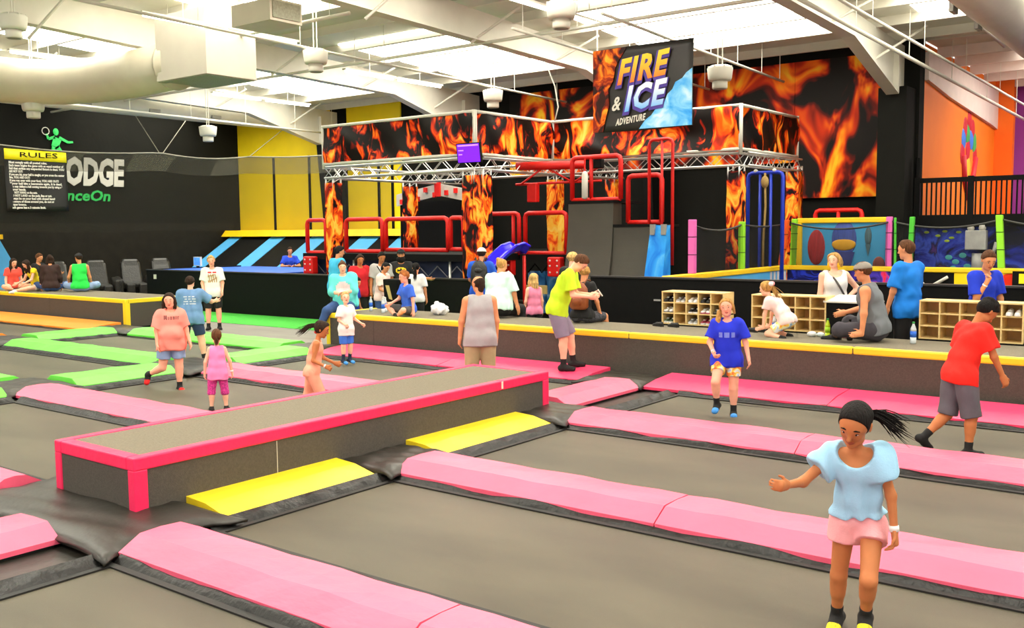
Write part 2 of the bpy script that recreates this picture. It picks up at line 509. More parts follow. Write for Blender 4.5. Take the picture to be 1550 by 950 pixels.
# ------------------------------------------------------------------ ceiling fans
fan0 = empty('destratification_fan')
MB().lathe([(.03, .31), (.17, .3), (.235, .27), (.255, .24), (.235, .05), (.215, .0)], n=24).obj('housing', M_WHITE, fan0, True)
MB().lathe([(.15, .0), (.15, -.14), (.135, -.16)], n=20).obj('nozzle', M_WHITE, fan0, True)
for k in range(8):
    a = k * math.pi / 4
    MB().box(-.012, .012, -.012, .012, 0, .04).obj('fin', M_WHITE, fan0).location = (.24 * math.cos(a), .24 * math.sin(a), .24)
for sx in (-.05, .05):
    MB().cyl((sx, 0, 0), (sx, 0, 1), .012, n=6).obj('rod', M_WHITE, fan0).location = (0, 0, .3)
MB().lathe([(.12, -.158), (.12, -.165)], n=16).obj('outlet_mesh', mat('grey_outlet'), fan0)
fans = [((-18.86, 9.21, 6.0), 'white hanging fan in the top left corner'), ((-22.4, 11.29, 4.95), 'white hanging fan below the big round duct, over the rules banner'),
        ((-24.35, 17.36, 4.93), 'white hanging fan in front of the black wall, left of the yellow wall'), ((-15.43, 13.65, 5.55), 'white hanging fan between the vent box and the flame banner'),
        ((-15.43, 19.47, 5.36), 'white hanging fan just above the corner of the flame banners'), ((-9.44, 13.79, 5.66), 'large white hanging fan at the top, left of the big sign'),
        ((-8.61, 18.15, 5.05), 'white hanging fan just right of the big sign')]
for k, (p, lb) in enumerate(fans):
    f = fan0 if k == 0 else copy_tree(fan0)
    f.location = p
    for c_ in f.children:
        if c_.name.startswith('rod'):
            c_.scale = (1, 1, roofz(p[1]) - p[2] - .3)
    tag(f, lb, 'fan', 'white hanging fans')
# ------------------------------------------------------------------ trampoline court
M_MAT = mat('woven_jump_mat', (86, 81, 65), .5, .3, .9, .25, 240, spec=.35, stretch=(.6, 1.6, 1))
M_PINK = mat('pink_vinyl_pad', (250, 100, 132), .45, .05, 1.5, .25, 5, stretch=(1, 2.5, 1))
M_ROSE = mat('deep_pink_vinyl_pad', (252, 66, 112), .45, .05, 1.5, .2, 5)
M_HOT = mat('hot_pink_vinyl', (255, 38, 96), .45, .05, 3, .3, 14)
M_YEL = mat('yellow_vinyl_pad', (255, 222, 40), .42, .04, 2, .15, 5)
M_GRN = mat('light_green_vinyl_pad', (112, 228, 76), .45, .05, 2, .2, 5)
M_ORG = mat('orange_vinyl_pad', (255, 150, 45), .45, .05, 2, .2, 5)
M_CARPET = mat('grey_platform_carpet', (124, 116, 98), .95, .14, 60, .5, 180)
M_CARPETSHADE = mat('shaded_side_carpet', (84, 79, 71), .95, .16, 60, .5, 180)  # same platform carpet, with the shade of the sides put into the colour
M_WEB = mat('black_webbing', (24, 24, 22), .6, .2, 20)

SAGS = [(-1.60, 5.10, .05), (-4.83, 10.44, .06), (-2.2, 9.95, .07), (-8.15, 9.95, .14), (-12.05, 7.86, .08), (-10.08, 7.2, .05), (-11.6, 10.75, .02), (-8.75, 7.55, .04), (-14.3, 9.72, .06)]
def sag(x, y):
    return next((q[2] for q in SAGS if abs(q[0] - x) < .01 and abs(q[1] - y) < .01), 0.0)
def cell(x0, x1, y0, y1, label):
    e = empty('trampoline', ((x0 + x1) / 2, (y0 + y1) / 2, 0))
    tag(e, label, 'trampoline', 'rectangular trampolines of the court')
    hx, hy = (x1 - x0) / 2, (y1 - y0) / 2
    near = [q for q in SAGS if x0 < q[0] < x1 and y0 < q[1] < y1]
    def mfn(u, v):
        x, y = -hx + .04 + (2 * hx - .08) * u, -hy + .04 + (2 * hy - .08) * v
        z = 0.0
        for (sx, sy, sd) in near:
            r2_ = ((x + e.location[0] - sx) ** 2 + (y + e.location[1] - sy) ** 2)
            z -= sd * (.45 * math.exp(-r2_ / .03) + .55 * math.exp(-r2_ / .5)) * min(1, 8 * min(u, 1 - u, v, 1 - v) + .02)
        return (x, y, z)
    MB().grid(mfn, 60 if near else 2, 26 if near else 2).obj('jump_mat', M_MAT, e, True, solid=0)
    for (a, b, c, d) in ((-hx, hx, -hy, -hy + .05), (-hx, hx, hy - .05, hy), (-hx, -hx + .05, -hy + .05, hy - .05), (hx - .05, hx, -hy + .05, hy - .05)):
        MB().box(a, b, c, d, -.02, .012).obj('edge_webbing', M_WEB, e)
    # wrinkled skirt over the springs, all round the mat
    def skirt(p, q, out):
        n = 28
        p, q, out = Vector(p), Vector(q), Vector(out)
        rnd = random.Random(int(p.x * 37 + q.y * 91 + x0 * 7 + y0 * 13))
        prof = [(0.0, .0), (.03, .03), (.07, .045), (.13, .06)]
        ph = [rnd.random() * 6 for _ in prof]
        def fn(u, v):
            j = min(3, int(round(v * 3)))
            o_, z_ = prof[j]
            wob = (.012 * math.sin(u * 41 + ph[j]) + .01 * math.sin(u * 23 + 2 * ph[j])) if 0 < j < 3 else 0
            return p.lerp(q, u) + out * o_ + Vector((0, 0, z_ + wob))
        MB().grid(fn, n, 3).obj('spring_skirt', M_BLACKG, e, True)
    skirt((-hx, -hy, 0), (hx, -hy, 0), (0, -1, 0)); skirt((-hx, hy, 0), (hx, hy, 0), (0, 1, 0))
    skirt((-hx, -hy, 0), (-hx, hy, 0), (-1, 0, 0)); skirt((hx, -hy, 0), (hx, hy, 0), (1, 0, 0))
    return e

RY = [(3.36, 3.99), (5.95, 6.63), (8.6, 9.28), (11.15, 11.83)]
XA = (-5.82, .1); XB = (-12.55, -7.15); XC = (-18.85, -13.75); XD = (-26.6, -20.1)
cells = []
yr = [(1.35, 3.3), (4.08, 5.9), (6.72, 8.54), (9.37, 11.08)]
nm = {'A': ('right of the pink-edged platform', XA), 'B': ('left of the pink-edged platform', XB), 'C': ('among the green pads', XC), 'D': ('among the orange pads at far left', XD)}
rown = ['nearest row', 'second row from the front', 'third row from the front', 'farthest row, along the yellow-edged platform']
for cn, (lb, (xa, xb)) in nm.items():
    for j, (ya, yb) in enumerate(yr):
        if cn == 'D' and j < 2:
            continue
        cell(xa, xb, ya, yb, 'grey mesh trampoline ' + lb + ', ' + rown[j])

def pad(x0, x1, y0, y1, mtl, label, along='x', slope='both', zt=.15, z0=.058, seed=0):
    """foam pad with a flat top and sloping long sides"""
    o = None
    L = (x1 - x0) if along == 'x' else (y1 - y0)
    W = (y1 - y0) if along == 'x' else (x1 - x0)
    s = .16
    prof = [(0, z0 - .035), (0, z0), (s, zt), (W * .5, zt + .006), (W - s, zt), (W, z0), (W, z0 - .035)]
    if slope == 'wall':      # runs up against a platform: one long slope down from the high side at W
        prof = [(0, z0 - .035), (0, z0), (W * .42, z0 + .055), (W, z0 + .085), (W, z0 - .035)]
    if slope == 'wallneg':
        prof = [(0, z0 - .035), (0, z0 + .07), (W * .5, z0 + .055), (W, z0 - .01), (W, z0 - .035)]
    n = max(3, int(L / .22)); m = len(prof)
    rnd = random.Random(seed + int(x0 * 31 + y0 * 17))
    ph = rnd.random() * 9
    mb = MB(); vs = []
    for i in range(n + 1):
        t = i / n
        for j, (a, z) in enumerate(prof):
            zz = z
            if 1 < j < m - 2:
                zz += .004 * math.sin(t * L * 9 + j + ph) + .003 * math.sin(t * L * 21 + 2.1 * j + ph)
            tt = t * L
            if i == 0 and j in (1, m - 2): tt += 0
            if along == 'x': vs.append((x0 + tt, y0 + a, zz))
            else: vs.append((x0 + a, y0 + tt, zz))
    fs = [(i * m + j, i * m + j + 1, (i + 1) * m + j + 1, (i + 1) * m + j) for i in range(n) for j in range(m - 1)]
    fs += [tuple(range(m)), tuple(n * m + j for j in range(m - 1, -1, -1))]
    fs += [(i * m, (i + 1) * m, (i + 1) * m + m - 1, i * m + m - 1) for i in range(n)]
    mb.add(vs, fs)
    e = empty('foam_pad', ((x0 + x1) / 2, (y0 + y1) / 2, 0))
    tag(e, label, 'pad', 'vinyl foam pads between the trampolines')
    mb.v = [(a - e.location[0], b - e.location[1], c) for (a, b, c) in mb.v]
    mb.obj('cushion', mtl, e, False)
    hx, hy = (x1 - x0) / 2, (y1 - y0) / 2
    MB().box(-hx + .03, hx - .03, -hy + .03, hy - .03, -.02, z0 - .036).obj('frame_rail', M_WEB, e)
    return e

# vinyl-covered frame decking below the pads
for (a, b) in ((-7.15, -5.82), (-13.75, -12.55), (-20.1, -18.85), (.1, 1.0)):
    struct(MB().box(a - .14, b + .14, -6.9, 11.94, -.12, -.004).obj('frame_decking', M_BLACKV))
for (a, b) in ((3.3, 4.08), (5.9, 6.72), (8.54, 9.37), (11.08, 11.94), (.6, 1.35)):
    struct(MB().box(-26.7, 1.0, a - .14, b + .14 if b < 11.9 else b, -.11, -.006).obj('frame_decking', M_BLACKV))
# cell column A (right)
jx = -3.3
ra = [('nearest pink pad row', RY[0]), ('second pink pad row from the front', RY[1]), ('third pink pad row from the front', RY[2])]
for k, (lb, (y0, y1)) in enumerate(ra):
    pad(-5.85, jx - .005, y0, y1, M_PINK, 'left pad of the ' + lb + ', right of the pink-edged platform')
    pad(jx + .005, -.3, y0, y1, M_PINK, 'right pad of the ' + lb + ', right of the pink-edged platform')
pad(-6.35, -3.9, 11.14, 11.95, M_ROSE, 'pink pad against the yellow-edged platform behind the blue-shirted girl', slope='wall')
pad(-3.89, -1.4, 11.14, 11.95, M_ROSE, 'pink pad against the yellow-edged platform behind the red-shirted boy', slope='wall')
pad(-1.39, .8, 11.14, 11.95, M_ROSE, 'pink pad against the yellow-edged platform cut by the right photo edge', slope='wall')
# cell column B
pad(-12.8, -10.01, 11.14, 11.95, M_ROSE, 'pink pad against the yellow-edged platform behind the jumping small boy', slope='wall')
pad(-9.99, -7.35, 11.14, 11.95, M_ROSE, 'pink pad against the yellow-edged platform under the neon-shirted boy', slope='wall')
pad(-12.45, -7.6, 8.6, 9.28, M_PINK, 'pink pad behind the running peach girl, left of the platform')
pad(-12.8, -7.6, 6.0, 6.65, M_PINK, 'pink pad in front of the toddler, left of the platform')
pad(-12.6, -8.05, 3.5, 4.0, M_PINK, 'pink pad at the left photo edge beside the near end of the platform')
# platform column c1
pad(-7.15, -6.45, .9, 3.28, M_PINK, 'short pink pad at the left photo edge in front of the platform end', along='y')
pad(-7.05, -6.35, 9.38, 11.06, M_PINK, 'pink pad between the platform end and the yellow-edged platform', along='y')
pad(-6.46, -5.95, 4.28, 5.82, M_YEL, 'near yellow pad sloping from the side of the pink-edged platform', along='y', slope='wallneg')
pad(-6.46, -5.95, 6.72, 8.48, M_YEL, 'far yellow pad sloping from the side of the pink-edged platform', along='y', slope='wallneg')
# green columns
pad(-13.65, -12.75, 6.85, 8.4, M_GRN, 'green pad crossing behind the peach-shirted girl with one foot up', along='y')
pad(-13.65, -12.75, 9.5, 11.05, M_GRN, 'green pad crossing left of the jumping small boy', along='y')
pad(-13.5, -12.75, 3.6, 5.9, M_GRN, 'small piece of green pad at the left photo edge beside a pink pad', along='y')
pad(-18.75, -13.85, 8.65, 9.34, M_GRN, 'long green pad in the middle of the green trampolines')
pad(-18.75, -13.85, 5.98, 6.68, M_GRN, 'green pad cut by the left photo edge')
pad(-18.6, -13.8, 11.1, 11.85, M_GRN, 'green pad along the grey walkway')
pad(-19.8, -18.95, 9.45, 11.1, M_GRN, 'green pad crossing in front of the left yellow-edged platform', along='y')
pad(-26.6, -20.25, 11.1, 11.95, M_ORG, 'long orange pad against the left yellow-edged platform', slope='wall')
pad(-26.6, -20.05, 8.75, 9.4, M_ORG, 'orange pad at the left photo edge')

# black vinyl corner covers where pad rows cross
def gusset(xa, xb, ya, yb, label, h=.105):
    cx_, cy_ = (xa + xb) / 2, (ya + yb) / 2
    hx, hy = (xb - xa) / 2, (yb - ya) / 2
    rnd = random.Random(int(xa * 13 + ya * 7)); ph = rnd.random() * 8
    def fn(u, v):
        x, y = (2 * u - 1), (2 * v - 1)
        # concave sided patch
        k = .16
        X = x * hx * (1 - k * (1 - y * y) * (abs(x) > .99)); Y = y * hy * (1 - k * (1 - x * x) * (abs(y) > .99))
        ed = max(abs(x), abs(y))
        z = h * (1 - max(0, ed - .72) / .28 * .6) + .006 * math.sin(9 * x + 5 * y + ph) + .005 * math.sin(14 * y - 6 * x + ph)
        return (X, Y, z)
    o = MB().grid(fn, 20, 20).obj('corner_cover', M_BLACKV, None, True, solid=.02)
    o.location = (cx_, cy_, 0)
    tag(o, label, 'cover', 'black vinyl corner covers')
gusset(-8.2, -5.75, 3.2, 4.32, 'wide black vinyl cover under the near end of the pink-edged platform')
gusset(-6.5, -5.75, 5.8, 6.75, 'black vinyl cover between the two yellow pads')
gusset(-7.5, -5.75, 8.45, 9.42, 'black vinyl cover at the far end of the pink-edged platform')
gusset(-7.4, -6.3, 11.0, 11.95, 'black vinyl cover against the yellow-edged platform between pink pads')
gusset(-13.95, -12.7, 5.85, 6.9, 'black vinyl cover where pink and green pads meet at the left')
gusset(-13.95, -12.4, 8.35, 9.55, 'black vinyl cover under the peach-shirted girl and blue-shirted woman')
gusset(-20.15, -18.7, 8.5, 9.5, 'black vinyl cover between the green and orange pads at far left')
gusset(-20.3, -18.6, 11.05, 11.95, 'black vinyl cover at the corner of the left yellow-edged platform')
gusset(-13.9, -12.75, 11.0, 11.95, 'black vinyl cover below the seated woman in jeans')
gusset(-6.5, -5.75, .3, 1.3, 'black vinyl cover at the bottom of the photo below the platform')

# ------------------------------------------------------------------ pink-edged platform
pf = empty('bench_platform', (-7.01, 6.48, 0))
tag(pf, 'long low grey carpeted platform edged in hot pink vinyl', 'platform')
hx, hy = .56, 2.62
MB().box(-hx, hx, -hy, hy, .02, .485).obj('body', M_CARPETSHADE, pf)
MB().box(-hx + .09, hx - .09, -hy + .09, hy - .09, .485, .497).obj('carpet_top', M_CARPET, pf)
T = .012
def trim_piece(p, a, b, c, d, e_, f_, mt, bev=.012):
    return MB().box(a, b, c, d, e_, f_).obj('edge_trim', mt, p, bevel=bev)
trim_piece(pf, hx - .09, hx + T, -hy - T, 1.75, .405, .505, M_HOT)
trim_piece(pf, hx - .09, hx + T, 1.757, hy + T, .405, .505, M_HOT)
trim_piece(pf, -hx - T, -hx + .09, -hy - T, hy + T, .405, .505, M_HOT)
trim_piece(pf, -hx + .09, hx - .09, -hy - T, -hy + .1, .405, .505, M_HOT)
trim_piece(pf, -hx + .09, hx - .09, hy - .1, hy + T, .405, .505, M_HOT)
for sx in (-1, 1):
    for sy in (-1, 1):
        MB().box(min(sx * (hx + T), sx * (hx - .08)), max(sx * (hx + T), sx * (hx - .08)), min(sy * (hy + T), sy * (hy - .1)), max(sy * (hy + T), sy * (hy - .1)), .02, .41).obj('corner_strip', M_HOT, pf, bevel=.01)
MB().box(hx, hx + .003, -1.32, -1.313, .06, .4).obj('seam', mat('pale_thread', (190, 186, 176)), pf)
MB().box(hx + T, hx + T + .004, 1.735, 1.765, .42, .5).obj('seam_patch', mat('white_tape', (235, 220, 215)), pf)

# ------------------------------------------------------------------ yellow-edged platforms
def yplat(x0, x1, y0, y1, label, joints, hasleft, hasright):
    e = empty('bench_platform', ((x0 + x1) / 2, (y0 + y1) / 2, 0))
    tag(e, label, 'platform', 'yellow-edged platforms')
    hx, hy = (x1 - x0) / 2, (y1 - y0) / 2
    MB().box(-hx, hx, -hy, hy, .02, .635).obj('body', M_CARPETSHADE, e)
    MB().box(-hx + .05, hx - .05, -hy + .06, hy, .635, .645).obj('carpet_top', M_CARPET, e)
    xs = [-hx - T] + [j - e.location[0] for j in joints] + [hx + T]
    for a, b in zip(xs[:-1], xs[1:]):
        MB().box(a + .003, b - .003, -hy - T, -hy + .07, .56, .655).obj('edge_trim', M_YEL, e, bevel=.02)
    if hasleft:
        trim_piece(e, -hx - T, -hx + .05, -hy + .07, hy, .56, .655, M_YEL)
        MB().box(-hx - T, -hx + .08, -hy - T, -hy + .08, .02, .565).obj('corner_strip', M_YEL, e)
    if hasright:
        trim_piece(e, hx - .05, hx + T, -hy + .07, hy, .56, .655, M_YEL)
        MB().box(hx - .1, hx + T, -hy - T, -hy + .1, .02, .565).obj('corner_strip', M_YEL, e)
    for j in range(int((x1 - x0) / 2.4)):
        MB().box(-hx + 1.2 + j * 2.4, -hx + 1.206 + j * 2.4, -hy - .003, -hy, .05, .56).obj('seam', mat('dark_seam', (60, 56, 50)), e)
    return e
yplat(-13.5, 2.6, 12.05, 13.3, 'long grey carpeted platform with yellow edge where families sit', [-10.0, -7.1, -3.9], True, False)
yplat(-27.2, -20.2, 12.05, 13.6, 'grey carpeted platform with yellow edge at the far left with people sitting', [-23.6], False, True)
# ------------------------------------------------------------------ black half walls
def halfwall(x0, x1, y, h, label):
    e = empty('half_wall', ((x0 + x1) / 2, y, 0))
    tag(e, label, 'wall')
    hx = (x1 - x0) / 2
    MB().box(-hx, hx, 0, .14, -.03, h - .03).obj('wall_panel', M_BLACK, e)
    MB().box(-hx - .01, hx + .01, -.02, .16, h - .03, h).obj('cap', mat('dark_cap', (42, 40, 38), .4), e)
    return e
hw = halfwall(-25.4, -12.55, 15.85, 1.1, 'black half wall behind the green turf strip')
MB().box(-25.4 - hw.location[0], -25.26 - hw.location[0], .16, 3.2, -.03, 1.1).obj('side_panel', M_BLACK, hw)
MB().box(-25.02 - hw.location[0], -24.9 - hw.location[0], -.02, 0, .83, .96).obj('white_box_switch', M_WHITE, hw)
hw2 = halfwall(-10.2, 8, 15.85, 1.24, 'black half wall behind the shoe shelves')
MB().box(-8.8 - hw2.location[0], -8.66 - hw2.location[0], -.02, 0, .8, .83).obj('latch_plate', M_TRUSS, hw2)

# ------------------------------------------------------------------ dodge court
M_BLUEPAD = mat('blue_pad', (20, 95, 215), .5, .06, 3)
M_SKYPAD = mat('sky_blue_pad', (85, 175, 235), .5, .06, 3)
sl = empty('foam_ledge', (-21.5, 18, 0)); tag(sl, 'bright blue padded ledge of the dodge court behind the black half wall', 'pad')
MB().prism([(-25.1, 16.2), (-19.8, 16.2), (-19.8, 18.9), (-24.6, 18.9), (-25.1, 16.9)], 2, .9, 1.09).obj('ledge_top', M_BLUEPAD, sl).location = (21.5, -18, 0)
MB().prism([(-25.0, 16.3), (-19.9, 16.3), (-19.9, 18.8), (-24.5, 18.8), (-25.0, 16.95)], 2, -.03, .9).obj('ledge_base', M_BLACK, sl).location = (21.5, -18, 0)
dw = empty('angled_wall', (-26, 22.5, 0)); tag(dw, 'slanted black dodge court wall with light blue stripes and yellow top pad', 'wall')
def slant(x0, x1, off, mtl, nm_, zt=1.97, zb=.3):
    yb, yt = 20.95 + (.9 - zb) * 0, 23.2
    # plane through (y 21.5, z .9) and (23.2, 1.97)
    f = lambda z: 21.5 + (z - .9) * (1.7 / 1.07)
    MB().hexa([(x0, f(zb) - off, zb), (x1, f(zb) - off, zb), (x1, f(zb) + .06, zb), (x0, f(zb) + .06, zb)], [(x0, f(zt) - off, zt), (x1, f(zt) - off, zt), (x1, f(zt) + .06, zt), (x0, f(zt) + .06, zt)]).obj(nm_, mtl, dw).location = (26, -22.5, 0)
slant(-31.4, -20.5, 0, M_BLACK, 'sloped_mat', zb=.3)
for (a, b) in ((-31.3, -30.6), (-28.85, -28.05), (-26.6, -25.75), (-24.1, -23.2), (-22.3, -21.0)):
    slant(a, b, .03, M_SKYPAD, 'stripe', 1.96, .35)
MB().hexa([(-31.6, 22.95, 1.97), (-20.4, 22.95, 1.97), (-20.4, 23.9, 1.97), (-31.6, 23.9, 1.97)], [(-31.6, 23.15, 2.2), (-20.4, 23.15, 2.2), (-20.4, 23.9, 2.2), (-31.6, 23.9, 2.2)]).obj('top_pad', mat('golden_pad', (250, 200, 10), .5, .05, 3), dw).location = (26, -22.5, 0)
lw = empty('angled_wall', (-29.8, 13.4, 0)); tag(lw, 'light blue slanted pad with yellow cap at the far left behind the seated group', 'wall')
MB().prism([(-1.6, -.03), (1.4, -.03), (.35, 2.0), (-.9, 2.0)], 0, -.1, .1).obj('sloped_mat', M_SKYPAD, lw)
MB().box(-.12, .12, -1.2, .45, 2.0, 2.14).obj('top_pad', mat('golden_pad'), lw)
MB().cyl((.1, -1.3, 0), (.1, -1.3, 4.9), .1).obj('post', mat('dark_grey_post', (70, 68, 62)), lw, True)

# safety net
NET = net_mat('dark_netting', (36, 34, 22), .42)
NETD = net_mat('dense_netting', (100, 98, 82), .42)
def net(pts, ztop, zbot, label, band=True):
    e = empty('safety_net', (pts[0][0], pts[0][1], 0))
    tag(e, label, 'net')
    P = [(p[0] - pts[0][0], p[1] - pts[0][1]) for p in pts]
    cum = [0]
    for a, b in zip(P[:-1], P[1:]):
        cum.append(cum[-1] + math.hypot(b[0] - a[0], b[1] - a[1]))
    def at(u):
        s_ = u * cum[-1]
        for i in range(len(P) - 1):
            if s_ <= cum[i + 1] + 1e-6:
                t = (s_ - cum[i]) / (cum[i + 1] - cum[i])
                sag = -.12 * math.sin(math.pi * t) * (1 if band else 0)
                return P[i][0] + (P[i + 1][0] - P[i][0]) * t, P[i][1] + (P[i + 1][1] - P[i][1]) * t, sag
    def fn(u, v):
        x, y, sg = at(u)
        return (x + .05 * math.sin(u * 31 + v * 3), y + .05 * math.cos(u * 27), ztop + sg + (zbot - ztop - sg) * v)
    MB().grid(fn, 40, 6).obj('mesh_panel', NET, e, True)
    if band:
        MB().grid(lambda u, v: (at(u)[0] - .01, at(u)[1] - .06, ztop + at(u)[2] - .55 * v), 40, 2).obj('folded_band', NETD, e, True)
    MB().tube([(at(i / 40)[0], at(i / 40)[1], ztop + at(i / 40)[2]) for i in range(41)], .025, 6).obj('top_rope', mat('pale_rope', (150, 146, 128)), e, True)
    return e
net([(-27.5, 12.4), (-27.2, 17.6), (-26.6, 20.5), (-20.6, 21.0)], 4.62, 2.2, 'dark safety net hanging along the dodge court before the black and yellow walls')
for (a, b, lb) in (((-27.2, 17.6, 4.6), (-27.3, 16.4, 6.4), 'steep left'), ((-27.2, 17.7, 4.6), (-27.9, 19.4, 6.2), 'leaning middle'), ((-26.6, 20.5, 4.6), (-26.4, 22.4, 6.0), 'right')):
    tag(MB().cyl(a, b, .012, n=5).obj('net_cable', mat('pale_rope')), lb + ' thin cable holding the dodge court net up to the roof', 'cable', 'net cables')

# lettering and figure on the black wall
wl = bpy.data.objects['wall_left']
M_LET = mat('pale_grey_lettering', (225, 223, 212), .6, .05, 4)
M_GREENP = mat('bright_green_paint', (40, 205, 95), .6, .05, 4)
XW = -31.7
textmesh('DODGE', 1.22, M_LET, 'wall_lettering', (XW + .02, 16.35, 3.82), (0, 1, 0), (0, 0, 1), wl, shear=.12, bold=.06, thick=.02, width=2.72)
textmesh('unceOn', .5, M_GREENP, 'wall_lettering', (XW + .02, 16.62, 3.26), (0, 1, 0), (0, 0, 1), wl, shear=.2, bold=.012, thick=.02, width=1.85)
fig = MB()
def limb(a, b, ra, rb):
    a, b = Vector(a), Vector(b); d = (b - a).normalized(); nn = Vector((-d.y, d.x))
    q = [a + nn * ra, a - nn * ra, b - nn * rb, b + nn * rb]
    fig.prism([(p.x, p.y) for p in q], 0, XW, XW + .03)
for (a, b, ra, rb) in [((16.73, 5.3), (16.62, 5.0), .14, .12), ((16.62, 5.02), (16.5, 4.7), .09, .05), ((16.68, 5.02), (16.92, 4.7), .09, .05), ((16.78, 5.32), (17.08, 5.18), .05, .04), ((17.08, 5.18), (17.25, 5.2), .04, .03), ((16.64, 5.33), (16.42, 5.25), .05, .04), ((16.42, 5.25), (16.36, 5.42), .04, .03)]:
    limb(a, b, ra, rb)
fig.sph((XW + .015, 16.68, 5.5), (.02, .1, .12))
fig.obj('green_thrower_figure', M_GREENP, wl)
MB().tube([(XW + .03, 16.33 + .12 * math.cos(t * .5236), 5.5 + .12 * math.sin(t * .5236)) for t in range(12)], .015, 6, True).obj('painted_ball', M_LET, wl, True)

# rules banner
rb = empty('rules_banner', (-27.55, 13.0, 0))
tag(rb, 'hanging black rules banner with yellow header and white text lines', 'banner')
def bpt(u, z):      # u along the banner
    return (-27.45 + .16 * u - rb.location[0], 12.95 + u - rb.location[1], z)
W_ = 1.62
def bfn(u, v):
    x, y, z = bpt(u * W_, 4.5 - v * 1.72)
    return (x + .05 * v * math.sin(u * 7 + 2 * v), y, z - .05 * u * (1 - v))
MB().grid(bfn, 14, 10).obj('fabric', mat('black_banner_fabric', (26, 26, 24), .5, .2, 3, .3, 5), rb, True, solid=.01)
MB().grid(lambda u, v: (bfn(u, v * .17)[0] + .025, bfn(u, v * .17)[1], bfn(u, v * .17)[2]), 10, 2).obj('yellow_header', mat('yellow_print', (255, 240, 20), .5, .03, 3), rb, True, solid=.006)
uxb = Vector((.16, 1, 0)).normalized()
textmesh('RULES', .2, M_BLACK, 'header_text', (-27.45 + .06 - rb.location[0] + .05, 12.95 + .36 - rb.location[1], 4.28), uxb, (0, 0, 1), rb, thick=.01, width=1.0)
lines = ['Must comply with all posted rules.', 'Each team begins the game with an equal number of', 'Ball that strikes any suspended fixture is dead. YOU', 'ARE NOT OUT!', 'If you are hit, your ball is caught, or you cross the center', 'line, YOU ARE OUT!', 'If you run over with your foot, YOU ARE OUT!', 'If your ball hits a teammate again, it is dead.', 'You may deflect a ball coming towards you by using a ball', 'in your hands.', 'DO NOT HANG on the nets.', 'DO NOT LAND on the pads, line or not.', 'Always be on your feet with closed hands.', 'Be aware of those around you, do not start another', 'jumper bounce.', 'Each game has a 3 minute limit.']
for i, tx in enumerate(lines):
    textmesh(tx, .085, M_LET, 'rule_line', (-27.45 + .045 - rb.location[0], 12.95 + .1 - rb.location[1], 4.1 - i * .083), uxb, (0, 0, 1), rb, bold=.004, thick=.006, width=min(1.46, .0295 * len(tx)))

# small blue screen on the half wall
ms = empty('small_display', (-25.0, 17.3, 0)); tag(ms, 'small blue screen standing on the end of the black half wall', 'screen')
MB().box(-.17, .17, -.03, .03, 1.15, 1.42).obj('screen_frame', M_WHITE, ms)
MB().box(-.15, .15, -.035, -.03, 1.17, 1.4).obj('screen_face', mat('screen_blue', (80, 150, 235), .4, .3, 9, emit=.4), ms)
MB().box(-.04, .04, -.03, .03, 1.0, 1.15).obj('stand', M_BLACK, ms)
MB().box(-.12, .12, -.1, .1, 0.0, 1.0).obj('pedestal', M_BLACK, ms)

# massage chairs
M_LEATH = mat('black_leather', (38, 37, 33), .38, .25, 6, .4, 20)
ch0 = empty('massage_chair')
MB().hexa([(-.34, -.35, .3), (.34, -.35, .3), (.34, .35, .3), (-.34, .35, .3)], [(-.32, -.33, .5), (.32, -.33, .5), (.32, .4, .47), (-.32, .4, .47)]).obj('seat', M_LEATH, ch0, bevel=.05)
MB().hexa([(-.32, -.42, .42), (.32, -.42, .42), (.3, -.22, .42), (-.3, -.22, .42)], [(-.3, -.78, 1.12), (.3, -.78, 1.12), (.28, -.6, 1.12), (-.28, -.6, 1.12)]).obj('backrest', M_LEATH, ch0, bevel=.06)
MB().hexa([(-.26, -.66, .92), (.26, -.66, .92), (.26, -.5, .92), (-.26, -.5, .92)], [(-.24, -.8, 1.2), (.24, -.8, 1.2), (.24, -.62, 1.2), (-.24, -.62, 1.2)]).obj('headrest', M_LEATH, ch0, bevel=.06)
for s in (-1, 1):
    MB().hexa([(s * .45 - .08, -.45, .05), (s * .45 + .08, -.45, .05), (s * .45 + .08, .42, .05), (s * .45 - .08, .42, .05)], [(s * .45 - .08, -.4, .68), (s * .45 + .08, -.4, .68), (s * .45 + .08, .42, .6), (s * .45 - .08, .42, .6)]).obj('armrest', M_LEATH, ch0, bevel=.05)
    MB().box(s * .18 - .12, s * .18 + .12, .36, .52, .06, .46).obj('leg_rest', M_LEATH, ch0, bevel=.04)
MB().box(-.3, .3, -.4, .35, 0, .3).obj('base', M_BLACK, ch0)
chs = [(15.6, 'black leather massage chair behind the green-shirted man, leftmost'), (16.95, 'black leather massage chair just right of the green-shirted man'), (18.2, 'black leather massage chair, third along the black wall'), (19.35, 'black leather massage chair beside the end of the black half wall')]
for k, (y, lb) in enumerate(chs):
    c = ch0 if k == 0 else copy_tree(ch0)
    c.location = (-29.9, y, -.03); c.rotation_euler = (0, 0, math.radians(-90 - 22))
    c.scale = (1.1, 1.1, 1.08)
    tag(c, lb, 'chair', 'massage chairs by the black wall')

